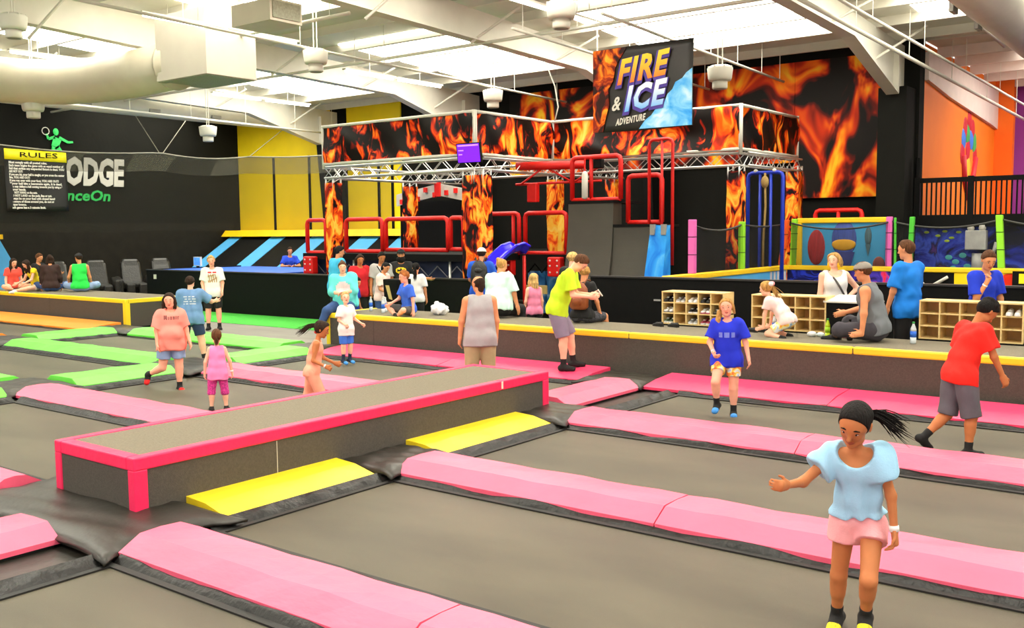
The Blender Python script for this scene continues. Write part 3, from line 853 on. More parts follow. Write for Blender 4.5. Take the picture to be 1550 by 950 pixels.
# ------------------------------------------------------------------ fire and ice attraction
FST = [(0, (14, 11, 10)), (.465, (18, 12, 9)), (.5, (120, 18, 6)), (.535, (220, 52, 8)), (.585, (250, 112, 16)), (.66, (255, 190, 60)), (.8, (255, 225, 120))]
M_FLAME = ramp_mat('printed_flames', FST, 1.35, 3.5, 1.7, (1.25, 1.25, .75), 1.2, .45)
M_FLAME2 = ramp_mat('printed_flames_fine', [(p - .035 if 0 < p < .8 else p, c) for p, c in FST], 2.2, 4, 1.4, (1.2, 1.2, .7), .9, .5)
M_MURAL = ramp_mat('flame_mural', [(0, (13, 12, 10)), (.46, (20, 15, 12)), (.5, (100, 18, 6)), (.54, (205, 50, 8)), (.59, (250, 118, 8)), (.66, (255, 200, 40))], .55, 3, 1.9, (1.1, 1.1, .7), 1.6, .6, (3.1, 0, 1.4))
wb = bpy.data.objects['wall_back']
MB().box(-18.3, -9.31, 23.9, 24, 3.75, 6.22).obj('flame_mural_panel', M_MURAL, wb)
MB().box(-9.3, -7.18, 23.9, 24, 2.85, 6.22).obj('flame_mural_panel', M_MURAL, wb)
tag(MB().tube([(-14.0, 19.7, 6.3), (-13.7, 19.72, 5.6), (-13.62, 19.74, 5.1), (-13.75, 19.78, 4.78)], .016, 6).obj('hanging_cable', M_WHITE, None, True), 'white cable looping from the roof down to the flame banner, left of the sign', 'cable')

def truss(a, b, label, w=.27):
    """box truss between two points"""
    a, b = Vector(a), Vector(b)
    e = empty('truss_beam', a)
    tag(e, label, 'truss', 'aluminium trusses of the flame attraction')
    d = b - a; Ln = d.length; d.normalize()
    if abs(d.z) > .9:
        s, t = Vector((1, 0, 0)), Vector((0, 1, 0))
    else:
        s = d.cross(Vector((0, 0, 1))).normalized(); t = Vector((0, 0, 1))
    cs = [s * (i * w / 2) + t * (j * w / 2) for i, j in ((-1, -1), (1, -1), (1, 1), (-1, 1))]
    for c in cs:
        MB().cyl(c, c + d * Ln, .024, n=7).obj('chord', M_TRUSS, e, True)
    lat = MB(); n = max(2, int(Ln / .3)); st = Ln / n
    for k in range(4):
        p, q = cs[k], cs[(k + 1) % 4]
        for i in range(n):
            u, v = (p, q) if i % 2 == 0 else (q, p)
            lat.cyl(u + d * (i * st), v + d * ((i + 1) * st), .01, n=4, caps=False)
    lo = lat.obj('lattice', M_TRUSS, e); lo['kind'] = 'stuff'
    return e
XL, XM, XR = -18.85, -13.9, -8.93
Y1, Y2, Y3 = 17.0, 20.0, 23.1
zt = 3.62
truss((XL, Y1, zt), (XM, Y1, zt), 'front aluminium truss below the left flame banner')
truss((XM, Y1, zt), (XM, Y2, zt), 'aluminium truss running back below the middle flame banner')
truss((XM, Y2, zt), (XR, Y2, zt), 'aluminium truss behind the big sign below the right flame banner')
truss((XR, Y2, zt), (XR, Y3, zt), 'aluminium truss running back at the right end of the attraction')
truss((XL, Y1, zt), (XL, Y3, zt), 'aluminium truss running back at the left end of the attraction')
truss((XL, Y2, zt), (XM, Y2, zt), 'inner aluminium truss behind the left flame banner')
truss((XM, Y2, zt), (XM, Y3, zt), 'inner aluminium truss running back behind the middle column')

def column(x, y, label, zb=0.0, ztop=3.48, w=.31):
    e = empty('truss_column', (x, y, 0))
    tag(e, label, 'column', 'flame-wrapped truss columns')
    zs = ztop - .12
    mb = MB()
    n = 8
    def ring(z, k): return [(sx * (w / 2 + .012 * math.sin(z * 4 + sx + k)), sy * (w / 2 + .012 * math.cos(z * 5 + sy)), z) for sx, sy in ((-1, -1), (1, -1), (1, 1), (-1, 1))]
    vs = []; fs = []
    for i in range(n + 1):
        vs += ring(zb + (zs - zb) * i / n, i)
    for i in range(n):
        for k in range(4):
            fs.append((i * 4 + k, i * 4 + (k + 1) % 4, (i + 1) * 4 + (k + 1) % 4, (i + 1) * 4 + k))
    mb.add(vs, fs)
    sleeve = mb.obj('flame_sleeve', M_FLAME2, None)
    sleeve.parent = e
    # object-space texture would repeat on every column: bake a different offset by shifting mesh/object
    off = Vector((x * .7, y * .9, 0))
    for v in sleeve.data.vertices: v.co += off
    sleeve.location = -off
    lt = MB()
    for sx, sy in ((-1, -1), (1, -1), (1, 1), (-1, 1)):
        MB().cyl((sx * w * .42, sy * w * .42, zs - .2), (sx * w * .42, sy * w * .42, ztop), .022, n=6).obj('post_tube', M_TRUSS, e, True)
    lt.cyl((-w * .42, -w * .42, zs), (w * .42, -w * .42, ztop), .01, n=4); lt.cyl((w * .42, -w * .42, zs), (w * .42, w * .42, ztop), .01, n=4)
    lt.obj('bracing', M_TRUSS, e)
    return e
column(XL + .17, Y1, 'flame-wrapped column at the left front of the attraction')
column(XM - .22, Y1, 'left one of the two adjoining flame-wrapped columns by the purple screen')
column(XM + .12, Y1 - .02, 'right one of the two adjoining flame-wrapped columns by the purple screen')
column(XL, Y2, 'flame-wrapped column farther back on the left, behind the red railings')
column(XM, Y2, 'flame-wrapped column right of the blue slide')
column(XR - .15, Y2, 'flame-wrapped column left of the blue climbing frame')
column(XM - .1, Y3 - .2, 'flame-wrapped column seen behind the red frame on the ramp', ztop=3.6)
column(XR, Y3 - .1, 'flame-wrapped column right of the blue climbing frame', ztop=3.6)

def flame_banner(a, b, label, off, sagx=0.0):
    """printed fabric stretched in a white pipe frame from a to b (x, y)"""
    e = empty('flame_banner', (a[0], a[1], 0))
    tag(e, label, 'banner', 'printed flame banners in white frames')
    dx, dy = b[0] - a[0], b[1] - a[1]
    L = math.hypot(dx, dy); nx, ny = dy / L, -dx / L
    z0, z1 = 3.83, 4.76
    offv = Vector((off, 0, off * .37))
    def fn(u, v):
        bul = .05 * math.sin(math.pi * v) * math.sin(u * 9 + off) + .03 * math.sin(u * 23 + v * 5)
        bul += sagx * .12 * math.sin(math.pi * u) * math.sin(6 * v + 3 * u)
        return Vector((dx * u + nx * bul, dy * u + ny * bul, z0 + (z1 - z0) * v)) + offv
    f = MB().grid(fn, 40, 12).obj('printed_fabric', M_FLAME, e, True)
    f.location = -offv
    r = .038
    MB().cyl((0, 0, z1), (dx, dy, z1), r, n=8).obj('top_rail', M_WHITE, e, True)
    MB().cyl((0, 0, z0), (dx, dy, z0), r, n=8).obj('bottom_rail', M_WHITE, e, True)
    for u in (0, 1):
        MB().cyl((dx * u, dy * u, z0 - .12), (dx * u, dy * u, z1 + .04), r * .9, n=8).obj('upright', M_WHITE, e, True)
    return e
flame_banner((XL, Y1 - .16), (XM, Y1 - .16), 'left flame banner in white frame above the front truss', 0)
flame_banner((XM + .02, Y1 - .12), (XM + .02, Y2 - .15), 'middle flame banner, receding to the right of the purple screen', 5.3)
flame_banner((XM + .05, Y2 - .16), (XR, Y2 - .16), 'sagging dark flame banner partly behind the big sign', 11.7, 1.0)
flame_banner((XR + .02, Y2 - .14), (XR + .02, Y3), 'rightmost flame banner, receding toward the flame wall', 17.1)

# purple screen
sc_ = empty('tv_screen', (-13.92, 16.7, 3.84)); sc_.rotation_euler = (math.radians(8), 0, math.radians(4))
tag(sc_, 'purple glowing television hung at the corner of the flame banners', 'screen')
MB().box(-.32, .32, -.03, .04, -.22, .22).obj('bezel', M_BLACK, sc_)
M_SCR = mat('purple_screen', (110, 20, 255), .3, .1, 3, emit=.75)
MB().box(-.3, .3, -.035, -.03, -.2, .2).obj('screen_face', M_SCR, sc_)
MB().box(-.28, .28, -.039, -.035, .15, .185).obj('screen_header', mat('screen_lilac', (190, 130, 255), .3, .05, 3, emit=.6), sc_)
for (z, w2) in ((.05, .14), (-.04, .1)):
    MB().box(-.27, -.27 + w2, -.039, -.035, z, z + .025).obj('screen_line', mat('screen_lilac'), sc_)
MB().cyl((0, 0, .2), (0, .1, .5), .02, n=6).obj('hanger', M_BLACK, sc_)

# big hanging sign
sg = empty('hanging_sign', (-10.33, 16.2, 4.0))
tag(sg, 'large black hanging sign with flames, blue iceberg and the words FIRE & ICE', 'sign')
SW, SH = 2.12, 1.56
MB().grid(lambda u, v: (SW * u, .02 * math.sin(u * 5) * math.sin(v * 4), SH * v - .02 * math.sin(math.pi * u) * (v < .01)), 16, 12).obj('fabric', mat('black_sign_fabric', (34, 30, 27), .5, .3, 1.5, .2, 4), sg, True, solid=.012)
fy = -.035
fpoly = [(.0, 0), (.22, .0), (.28, .25), (.36, .5), (.34, .8), (.45, .95), (.5, 1.2), (.6, 1.35), (.75, 1.55), (.0, 1.55)]
MB().prism(fpoly, 1, fy + .0, fy + .012).obj('printed_fire', ramp_mat('sign_fire', [(0, (30, 18, 14)), (.42, (50, 20, 14)), (.5, (150, 40, 12)), (.57, (235, 110, 15)), (.66, (255, 190, 50))], 2.6, 5, 1.2, (1, 1, .8), .8, .5, (0, 0, 0)), sg)
ipoly = [(1.02, .005), (2.115, .005), (2.115, 1.02), (2.0, .95), (1.92, .86), (1.78, .8), (1.72, .68), (1.62, .6), (1.55, .45), (1.38, .36), (1.28, .24), (1.15, .16)]
MB().prism(ipoly, 1, fy - .002, fy + .012).obj('printed_iceberg', ramp_mat('sign_ice', [(.25, (20, 120, 225)), (.45, (70, 170, 245)), (.58, (130, 205, 250)), (.75, (225, 245, 255))], 2.2, 5, .8, (1, 1, 1), .5), sg)
PUR = mat('sign_purple', (72, 50, 150), .5, .05, 4)
FIREM = grad_mat('sign_fire_letters', 2, .84, 1.38, (255, 96, 20), (255, 222, 40))
ICEM = grad_mat('sign_ice_letters', 2, .3, .8, (60, 165, 240), (238, 248, 255))
def slanted(tx, size, ox, oz, wd_, layer, mtl, name, bold, par=sg, shear=.28):
    return textmesh(tx, size, mtl, name, (ox, fy - layer, oz), Vector((1, 0, .1)).normalized(), (0, 0, 1), par, shear=shear, bold=bold, thick=.006, width=wd_, space=1.14)
slanted('FIRE', .62, .52, .84, 1.2, .01, PUR, 'fire_outline', .055)
slanted('FIRE', .62, .54, .87, 1.13, .018, FIREM, 'fire_letters', .022)
slanted('ICE', .62, .68, .33, 1.0, .012, PUR, 'ice_outline', .055)
slanted('ICE', .62, .7, .36, .92, .02, ICEM, 'ice_letters', .022)
slanted('&', .36, .42, .38, .2, .014, M_WHITE, 'ampersand', .006)
slanted('ADVENTURE', .17, .52, .1, .66, .014, M_WHITE, 'small_lettering', .005, shear=.3)
for x in (.06, SW - .06):
    MB().cyl((x, 0, SH), (x, 0, 2.4), .008, n=5).obj('hanging_wire', M_TRUSS, sg)

# raised deck and red padded rails
dk2 = empty('obstacle_deck', (-16.4, 19, 0))
tag(dk2, 'raised black deck of the obstacle course with dark blue pit wall below', 'platform')
MB().box(-3.4, 2.45, -2.1, 3.9, 1.42, 1.58).obj('deck_slab', M_BLACK, dk2)
MB().box(-3.3, 2.4, -1.9, -1.8, 0, 1.42).obj('pit_wall', mat('dark_blue_pit', (12, 28, 62), .6, .2, 3), dk2)
for x in (-3.2, -1.6, 0.0, 1.6, 2.3):
    MB().cyl((x, -2.0, 0), (x, -2.0, 1.42), .03, n=7).obj('leg', M_TRUSS, dk2, True)
for k in range(9):
    x = -3.0 + k * .6
    MB().tube([(x, -1.98, 1.3), (x + .3, -1.98, 1.05), (x + .6, -1.98, 1.3)], .015, 5).obj('under_lattice', mat('dull_grey_tube', (95, 95, 100)), dk2, True)
dk3 = empty('obstacle_deck', (-13.2, 19.6, 0))
tag(dk3, 'black deck over light blue pit panels right of the blue slide', 'platform')
MB().box(-.7, .8, -1.1, 3, 1.4, 1.55).obj('deck_slab', M_BLACK, dk3)
for j in range(3):
    MB().box(-.62 + j * .55, -.12 + j * .55, -.88, -.8, .15, 1.15).obj('pit_panel', ramp_mat('blue_ice_panel', [(.3, (20, 70, 130)), (.5, (60, 130, 190)), (.7, (150, 195, 225))], 2, 4), dk3)
MB().tube([(-.6 + .2 * i, -.9, 1.22 + (.1 if i % 2 else -.1)) for i in range(9)], .018, 5).obj('crossed_bars', M_BLACK, dk3, True)

def rail(x0, x1, y, z0, z1, label, r=.055, ydir=False, mtl=None, mids=(), open_bottom=False):
    e = empty('padded_rail', (x0, y, 0) if not ydir else (x0, y, 0))
    tag(e, label, 'railing', 'padded tube frames')
    mtl = mtl or M_RED
    W2 = x1 - x0
    def P(u, z): return (u, 0, z) if not ydir else (0, u, z)
    c = min(.1, W2 * .2)
    MB().tube([P(0, z0), P(0, z1 - c), P(c * .3, z1 - c * .3), P(c, z1), P(W2 - c, z1), P(W2 - c * .3, z1 - c * .3), P(W2, z1 - c), P(W2, z0)], r, 8).obj('frame_tube', mtl, e, True)
    if not open_bottom:
        MB().tube([P(0, z0), P(W2, z0)], r * .9, 8).obj('bottom_tube', mtl, e, True)
    for m_ in mids:
        MB().tube([P(W2 * m_, z0), P(W2 * m_, z1)], r * .8, 8).obj('middle_tube', mtl, e, True)
    return e
rail(-19.66, -18.95, 16.95, 1.6, 2.43, 'red padded rail left of the leftmost flame column')
rail(-18.2, -16.92, 16.95, 1.64, 2.43, 'red padded rail just right of the leftmost flame column')
rail(-16.82, -14.82, 16.97, 1.68, 2.42, 'long red padded rail above the group of waiting visitors')
rail(-14.74, -14.35, 16.97, 1.7, 2.42, 'narrow red padded rail left of the paired flame columns')
rail(-14.9, -13.95, 18.55, 1.54, 2.52, 'red padded rail behind the blue slide', mids=(.82,))
rail(-13.8, -12.62, 18.6, 1.58, 2.52, 'red padded rail right of the blue slide')
rail(-12.5, -12.45 + .35, 18.7, 1.62, 2.52, 'short red padded rail touching the dark ramp')
for (x, lb) in ((-14.15, 'red block of padded bolts at the foot of the rail by the slide'), (-12.75, 'red block of padded bolts left of the dark ramp'), (-19.4, 'red padded block under the leftmost rail')):
    yy = 18.35 if x > -19 else 16.8
    e = empty('padded_block', (x, yy, 0)); tag(e, lb, 'block', 'red padded blocks')
    MB().box(-.18, .18, -.1, .1, 1.05, 1.5).obj('block', M_RED, e, bevel=.03)
    for i in (-.1, .1):
        for j in (1.15, 1.3, 1.42):
            MB().sph((i, -.1, j), .025, 6, 5).obj('bolt', M_WHITE, e)

# pegboard obstacle behind the railing
pg = empty('peg_board', (-18.7, 21, 0)); tag(pg, 'pale angled peg board obstacle with red pegs behind the railings', 'obstacle')
M_PEG = mat('pale_grey_board', (190, 186, 175), .6, .08, 6)
for (xa, za, xb, zb_) in ((-1.65, 3.03, .03, 3.3), (.03, 3.3, 1.25, 3.08)):
    MB().hexa([(xa, 0, za - .17), (xb, 0, zb_ - .17), (xb, .08, zb_ - .17), (xa, .08, za - .17)], [(xa, 0, za + .17), (xb, 0, zb_ + .17), (xb, .08, zb_ + .17), (xa, .08, za + .17)]).obj('board', M_PEG, pg)
for (x, z) in ((-1.4, 2.98), (-1.1, 3.15), (-.75, 3.05), (-.45, 3.3), (-.1, 3.15), (.35, 3.2), (.7, 3.25), (1.05, 3.0)):
    MB().box(x - .05, x + .05, -.07, 0, z - .07, z + .07).obj('peg', M_RED, pg)
MB().box(-.08, .12, -.06, 0, 3.1, 3.5).obj('ridge_pad', M_RED, pg)
tag(MB().box(-20.3, -17.5, 21.4, 21.5, 1.58, 3.0).obj('dark_backdrop', M_BLACK), 'black backdrop panel under the pale peg board', 'panel')
for x in (-20.2, -17.6):
    tag(MB().cyl((x, 21.05, 1.58 if x > -19 else -.03), (x, 21.05, 3.1), .04, n=7).obj('board_post', M_RED if x > -19 else M_BLACK), ('red' if x > -19 else 'black') + ' post holding the peg board', 'post')
ex = empty('exit_sign', (-19.55, 23.85, 0)); tag(ex, 'small lit red EXIT sign on the black back wall behind the railings', 'sign')
MB().box(-.25, .25, -.04, .03, 2.42, 2.62).obj('sign_face', mat('lit_sign', (250, 235, 225), .5, .02, 3, emit=.5), ex)
textmesh('EXIT', .17, M_RED, 'sign_text', (-.2, -.045, 2.46), (1, 0, 0), (0, 0, 1), ex, bold=.006, width=.4)
dr = empty('door_1', (-20.1, 23.9, 0)); struct(dr)
MB().box(-.95, .95, -.04, .04, 0, 2.2).obj('door_leaf', mat('dark_door', (24, 24, 24), .45, .1, 4), dr)
MB().cyl((.5, -.05, 1.85), (.7, -.05, 1.85), .02, n=6).obj('door_handle', M_TRUSS, dr)
MB().box(.35, .65, -.06, -.04, 1.15, 1.5).obj('door_notice', mat('white_notice', (235, 225, 220)), dr)
MB().box(.39, .61, -.065, -.06, 1.22, 1.42).obj('notice_print', mat('notice_red', (200, 90, 90)), dr)
bx = empty('wall_box', (-21.55, 23.85, 0)); tag(bx, 'small white electrical box on the back wall by the yellow panel', 'box')
MB().box(-.14, .14, -.08, .05, 1.35, 1.7).obj('case', M_WHITE, bx); MB().box(-.1, .1, -.085, -.08, 1.4, 1.65).obj('cover', mat('grey_outlet'), bx)

# red overhead truss with lamps
rr = empty('red_lattice', (-14.2, 18.4, 0)); tag(rr, 'red overhead lattice frame behind the middle flame banner', 'frame')
MB().cyl((.3, 0, 3.62), (2.2, .8, 3.62), .1, n=8).obj('fabric_tube', M_RED, rr, True)
MB().tube([(.2, .1, 3.2), (2.1, .9, 3.25)], .03, 6).obj('lower_bar', M_RED, rr, True)
for (a, b) in (((.35, .1, 3.2), (.9, .3, 3.6)), ((.9, .3, 3.6), (1.5, .6, 3.22)), ((1.5, .6, 3.22), (2.1, .9, 3.6))):
    MB().cyl(a, b, .025, n=6).obj('web_bar', M_RED, rr, True)
tag(MB().box(-13.75, -13.48, 18.6, 18.75, 2.78, 3.22).obj('square_target', M_RED, None, bevel=.02), 'small red square panel right of the paired flame columns', 'panel')

# blue slide
sd = empty('slide', (-13.35, 16.5, 0)); tag(sd, 'glossy blue plastic slide curving down beside the entrance', 'slide')
M_SLIDE = mat('glossy_blue_plastic', (45, 30, 225), .18, .06, 3, coat=.5)
cl = [(.25, 1.05, 1.6), (.2, .9, 1.68), (.12, .7, 1.62), (.02, .45, 1.42), (-.08, .2, 1.2), (-.2, -.1, .9)]
def slide_fn(u, v):
    i = min(len(cl) - 2, int(u * (len(cl) - 1))); t = u * (len(cl) - 1) - i
    p = Vector(cl[i]).lerp(Vector(cl[i + 1]), t)
    side = Vector((.85, -.3, 0)).normalized()
    w_ = .58
    a = (v * 2 - 1)
    prof = .16 * max(0, abs(a) - .45) / .55
    return p + side * (a * w_ / 2) + Vector((0, 0, prof))
MB().grid(slide_fn, 24, 14).obj('chute', M_SLIDE, sd, True, solid=.03)
for s in (0, 1):
    pts = [slide_fn(i / 20, s) + Vector((0, 0, .0)) for i in range(21)]
    MB().tube(pts, .035, 7).obj('side_lip', M_SLIDE, sd, True)
MB().cyl((.25, 1.1, 0), (.25, 1.1, 1.55), .04, n=7).obj('support', M_RED, sd, True)

# dark warped ramp
rm = empty('warped_wall', (-11.3, 18.3, 0)); tag(rm, 'big dark grey curved climbing ramp with stepped top', 'ramp')
M_RAMP = mat('dark_ramp_skin', (66, 62, 52), .55, .14, 1.5, .1, 30)
def ramp_fn(x0, x1, ztop):
    def y_at(z): return -.55 * (1 - (z / ztop)) ** 2.0
    mb = MB(); n = 14
    prof = [(y_at(ztop * i / n), ztop * i / n) for i in range(n + 1)]
    poly = prof + [(.35, ztop), (.35, 0)]
    mb.prism(poly, 0, x0, x1)
    return mb
ramp_fn(-1.06, .12, 2.73).obj('tall_ramp', M_RAMP, rm)
ramp_fn(.125, 1.03, 2.2).obj('low_ramp', M_RAMP, rm)
MB().box(-1.08, .14, -.02, 1.3, 2.7, 2.76).obj('tall_landing', M_BLACK, rm)
MB().box(.12, 1.05, -.02, 1.3, 2.17, 2.23).obj('low_landing', M_BLACK, rm)
ramp_fn(1.03, 1.09, 2.2).obj('side_edge', M_BLACK, rm)
rail(-12.42, -11.14, 18.55, 2.79, 3.74, 'red padded frame on top of the tall dark ramp', mids=(.4,))
rail(-10.98, -10.15, 18.6, 2.27, 3.28, 'red padded frame on top of the low dark ramp')
rail(-10.4, -9.84, 18.5, 1.35, 4.02, 'tall thin red frame above the blue ice ramp', r=.035, mids=(.55,), open_bottom=True)
bb = empty('punch_bag', (-11.95, 18.35, 0)); tag(bb, 'white vertical foam bag hanging in the red frame on the ramp', 'bag')
MB().lathe([(.03, 2.8), (.07, 2.83), (.07, 3.36), (.03, 3.42)], n=12).obj('foam_body', M_WHITE, bb, True)
MB().cyl((0, 0, 3.4), (0, 0, 3.7), .02, n=6).obj('strap', M_RED, bb)
for x in (-12.0, -11.75):
    tag(MB().box(x - .1, x + .1, 18.55, 18.7, 3.49, 3.69).obj('stage_speaker', M_BLACK, None, bevel=.02), 'small black stage lamp in the red frame on the ramp, ' + ('left' if x < -11.9 else 'right'), 'lamp', 'black stage lamps')
ir = empty('ice_ramp', (-9.85, 17.85, 0)); tag(ir, 'narrow icy blue ramp beside the dark climbing ramp', 'ramp')
MB().hexa([(-.24, -.4, 0), (.22, -.4, 0), (.22, .2, 0), (-.24, .2, 0)], [(-.2, .1, 2.2), (.2, .1, 2.2), (.2, .2, 2.2), (-.2, .2, 2.2)]).obj('sloped_panel', ramp_mat('ice_paint', [(.3, (15, 120, 225)), (.5, (45, 155, 240)), (.62, (95, 185, 245)), (.72, (215, 235, 250))], 1.6, 5, 1.2, (1, 1, .6)), ir)
for x in (-.13, .13):
    MB().box(x - .05, x + .05, .02, .09, 2.0, 2.22).obj('hook_plate', mat('grey_outlet'), ir)

# blue climbing frame with rope
bf = rail(-9.24, -8.42, 21, 0.0, 3.36, 'tall blue tube frame with climbing rope', r=.045, mtl=mat('blue_tube', (25, 55, 190), .4, .06, 4), mids=(.35, .66), open_bottom=True)
rp_ = empty('climbing_rope', (-8.82, 20.95, 0)); tag(rp_, 'tan climbing rope with knot hanging in the blue frame', 'rope')
M_ROPE = mat('tan_rope', (170, 140, 80), .8, .15, 30)
MB().tube([(0, 0, 3.35), (.02, 0, 2.6), (-.02, 0, 1.8), (-.03, 0, .6)], .025, 7).obj('strand', M_ROPE, rp_, True)
MB().sph((0, 0, 3.15), (.09, .09, .14)).obj('knot', M_ROPE, rp_, True)
for x in (-9.06, -8.62):
    tag(MB().sph((x, 21, 3.4), .05).obj('tube_clamp', M_WHITE), 'white clamp on top of the blue tube frame, ' + ('left' if x < -9 else 'right'), 'clamp', 'white tube clamps')
rail(-8.4, -7.3, 23.0, 0.0, 2.52, 'low red tube frame behind the painted balloon panel', mids=(.5,))
# ------------------------------------------------------------------ play area with coloured posts
M_PPINK = mat('pink_post_foam', (235, 105, 185), .6, .06, 4)
M_PGREEN = mat('lime_post_foam', (150, 225, 40), .6, .06, 4)
M_PGREEN2 = mat('green_post_foam', (75, 190, 50), .6, .06, 4)
M_PORANGE = mat('orange_post_foam', (255, 95, 20), .6, .06, 4)
M_YRAIL = mat('yellow_rail_pad', (250, 205, 20), .5, .05, 4)
XP, YP = -8.71, 22.0
lr = empty('padded_ledge', (XP, YP, 0)); tag(lr, 'yellow padded rail with painted panels around the net play area', 'railing')
MB().box(-.08, .08, -5.9, .08, 1.14, 1.25).obj('side_rail', M_YRAIL, lr, bevel=.02)
MB().box(-.08, 9.0, -.08, .08, 1.14, 1.25).obj('front_rail', M_YRAIL, lr, bevel=.02)
MB().box(-.04, .04, -5.9, -.1, 0, 1.14).obj('side_panel', mat('light_blue_panel', (85, 180, 240), .5, .05, 3), lr)
for j in range(5):
    MB().box(.041, .05, -1.05 + j * .2, -.95 + j * .2, .3, 1.13).obj('white_stripe', mat('stripe_white', (225, 215, 215)), lr)
gal = ramp_mat('galaxy_paint', [(.3, (12, 10, 22)), (.5, (22, 24, 90)), (.57, (40, 60, 200)), (.64, (30, 20, 60)), (.8, (150, 60, 190))], 2.2, 5, 1.5, (1, 1, 1), .9)
pnk = ramp_mat('pink_cloud_paint', [(.3, (20, 14, 30)), (.46, (80, 60, 190)), (.55, (235, 60, 130)), (.66, (240, 40, 60)), (.8, (250, 140, 190))], 1.6, 5, 1.5, (1, 1, 1), .9)
yrd = ramp_mat('yellow_red_paint', [(.3, (235, 40, 20)), (.47, (240, 60, 20)), (.51, (255, 215, 20)), (.8, (255, 225, 40))], 1.1, 3, 1.0, (1, 1, 1), .6)
for (a, b, m_) in ((.05, 1.25, gal), (1.25, 2.85, pnk), (2.85, 3.7, M_BLACK), (3.7, 5.2, yrd), (5.2, 9.0, M_BLACK)):
    MB().box(a, b - .01, -.06, 0, 0, 1.14).obj('painted_panel', m_, lr)
MB().sph((2.98, -.07, .83), (.16, .02, .14)).obj('painted_shape', M_WHITE, lr, True)
MB().tube([(3.1, -.08, .75), (3.5, -.08, 1.0), (3.58, -.08, 1.05)], .035, 6).obj('painted_shape', M_WHITE, lr, True)
# posts
def fpost(p, q, mtl, label, w=.1):
    p, q = Vector(p), Vector(q)
    e = empty('foam_post', (p.x, p.y, 0)); tag(e, label, 'post', 'coloured foam posts of the play area')
    MB().hexa([(-w / 2, -w / 2, p.z), (w / 2, -w / 2, p.z), (w / 2, w / 2, p.z), (-w / 2, w / 2, p.z)],
              [(q.x - p.x - w / 2, q.y - p.y - w / 2, q.z), (q.x - p.x + w / 2, q.y - p.y - w / 2, q.z), (q.x - p.x + w / 2, q.y - p.y + w / 2, q.z), (q.x - p.x - w / 2, q.y - p.y + w / 2, q.z)]).obj('foam_sleeve', mtl, e, bevel=.015)
    for f in (.35, .68):
        c = p.lerp(q, f) - Vector((p.x, p.y, 0))
        MB().box(c.x - w / 2 - .004, c.x + w / 2 + .004, c.y - w / 2 - .004, c.y + w / 2 + .004, c.z - .006, c.z + .006).obj('strap', M_BLACK, e)
fpost((XP, 17.2, 1.25), (XP, 17.2, 2.3), M_PPINK, 'pink foam post at the left end of the net play area', .13)
fpost((XP, 19.5, 1.25), (XP, 19.5, 2.26), M_PGREEN, 'lime foam post between pink and orange posts', .12)
fpost((XP - .05, 21.8, 1.25), (XP + .08, 21.8, 2.3), M_PORANGE, 'leaning orange foam post of the play area', .11)
fpost((-8.55, YP, 1.25), (-8.52, YP, 2.32), M_PGREEN, 'lime foam post touching the orange post', .12)
fpost((-6.38, YP, 1.25), (-6.38, YP, 2.34), M_PPINK, 'pink foam post right of the balloon panel', .12)
fpost((-6.24, YP, 1.25), (-6.26, YP, 2.32), M_PGREEN2, 'thin green foam post beside the right pink post', .05)
fpost((-5.93, YP, 1.25), (-5.9, YP, 2.33), M_PGREEN2, 'green foam post left of the tall man in blue', .1)
fpost((-4.12, YP, 1.25), (-4.19, YP, 2.34), M_PGREEN, 'lime foam post above the boy holding a shoe', .13)
fpost((-2.0, YP, 1.25), (-2.0, YP, 2.34), M_PPINK, 'pink foam post beyond the right photo edge', .13)
# nets between posts
NET2 = net_mat('play_netting', (22, 22, 22), .42)
def pnet(a, b, zt_, zb_, sag, label):
    e = empty('play_net', (a[0], a[1], 0)); tag(e, label, 'net', 'black nets of the play area')
    dx, dy = b[0] - a[0], b[1] - a[1]
    top = lambda u: zt_ - sag * 4 * u * (1 - u)
    MB().grid(lambda u, v: (dx * u + .03 * math.sin(19 * u), dy * u + .03 * math.sin(17 * u), top(u) + (zb_ - top(u)) * v), 20, 6).obj('mesh_panel', NET2, e, True)
    MB().tube([(dx * i / 16, dy * i / 16, top(i / 16)) for i in range(17)], .022, 6).obj('top_rope', mat('black_white_rope', (60, 60, 56)), e, True)
pnet((XP, 17.2), (XP, 19.5), 2.2, 1.25, .12, 'black net between the left pink post and the lime post')
pnet((XP, 19.5), (XP, 21.8), 2.2, 1.25, .05, 'black net between the lime post and the orange post')
pnet((-8.55, YP - .1), (-6.38, YP - .1), 2.22, 1.25, .14, 'black net in front of the balloon panel')
pnet((-6.38, YP), (-4.15, YP), 2.25, 1.25, .16, 'black net in front of the blue mural')
pnet((-4.15, YP), (-2.0, YP), 2.25, 1.25, .16, 'black net at the right photo edge')
# balloon panel
bp_ = empty('balloon_panel', (-7.62, 22.6, 0)); tag(bp_, 'light blue panel with painted hot air balloons and yellow frame', 'panel')
MB().box(-1.0, 1.0, 0, .06, .9, 2.25).obj('blue_board', mat('sky_board', (70, 170, 225), .5, .06, 2), bp_)
MB().box(-1.06, 1.06, -.06, .08, 2.22, 2.34).obj('top_frame', M_YRAIL, bp_, bevel=.02)
MB().box(-1.06, -.94, -.06, .08, .9, 2.22).obj('side_frame', M_YRAIL, bp_, bevel=.02)
def pballoon(x, z, rx, rz, c, nm_):
    MB().sph((x, 0, z), (rx, .03, rz), 14, 10).obj(nm_, mat('balloon_' + nm_, c, .5, .25, 6, stretch=(6, 1, .3)), bp_, True)
pballoon(-.6, 1.65, .21, .42, (165, 40, 45), 'red_balloon')
pballoon(.05, 1.85, .29, .42, (70, 90, 170), 'blue_balloon')
MB().sph((.05, -.012, 1.72), (.28, .03, .15), 14, 8).obj('yellow_band', mat('balloon_gold', (235, 175, 40)), bp_, True)
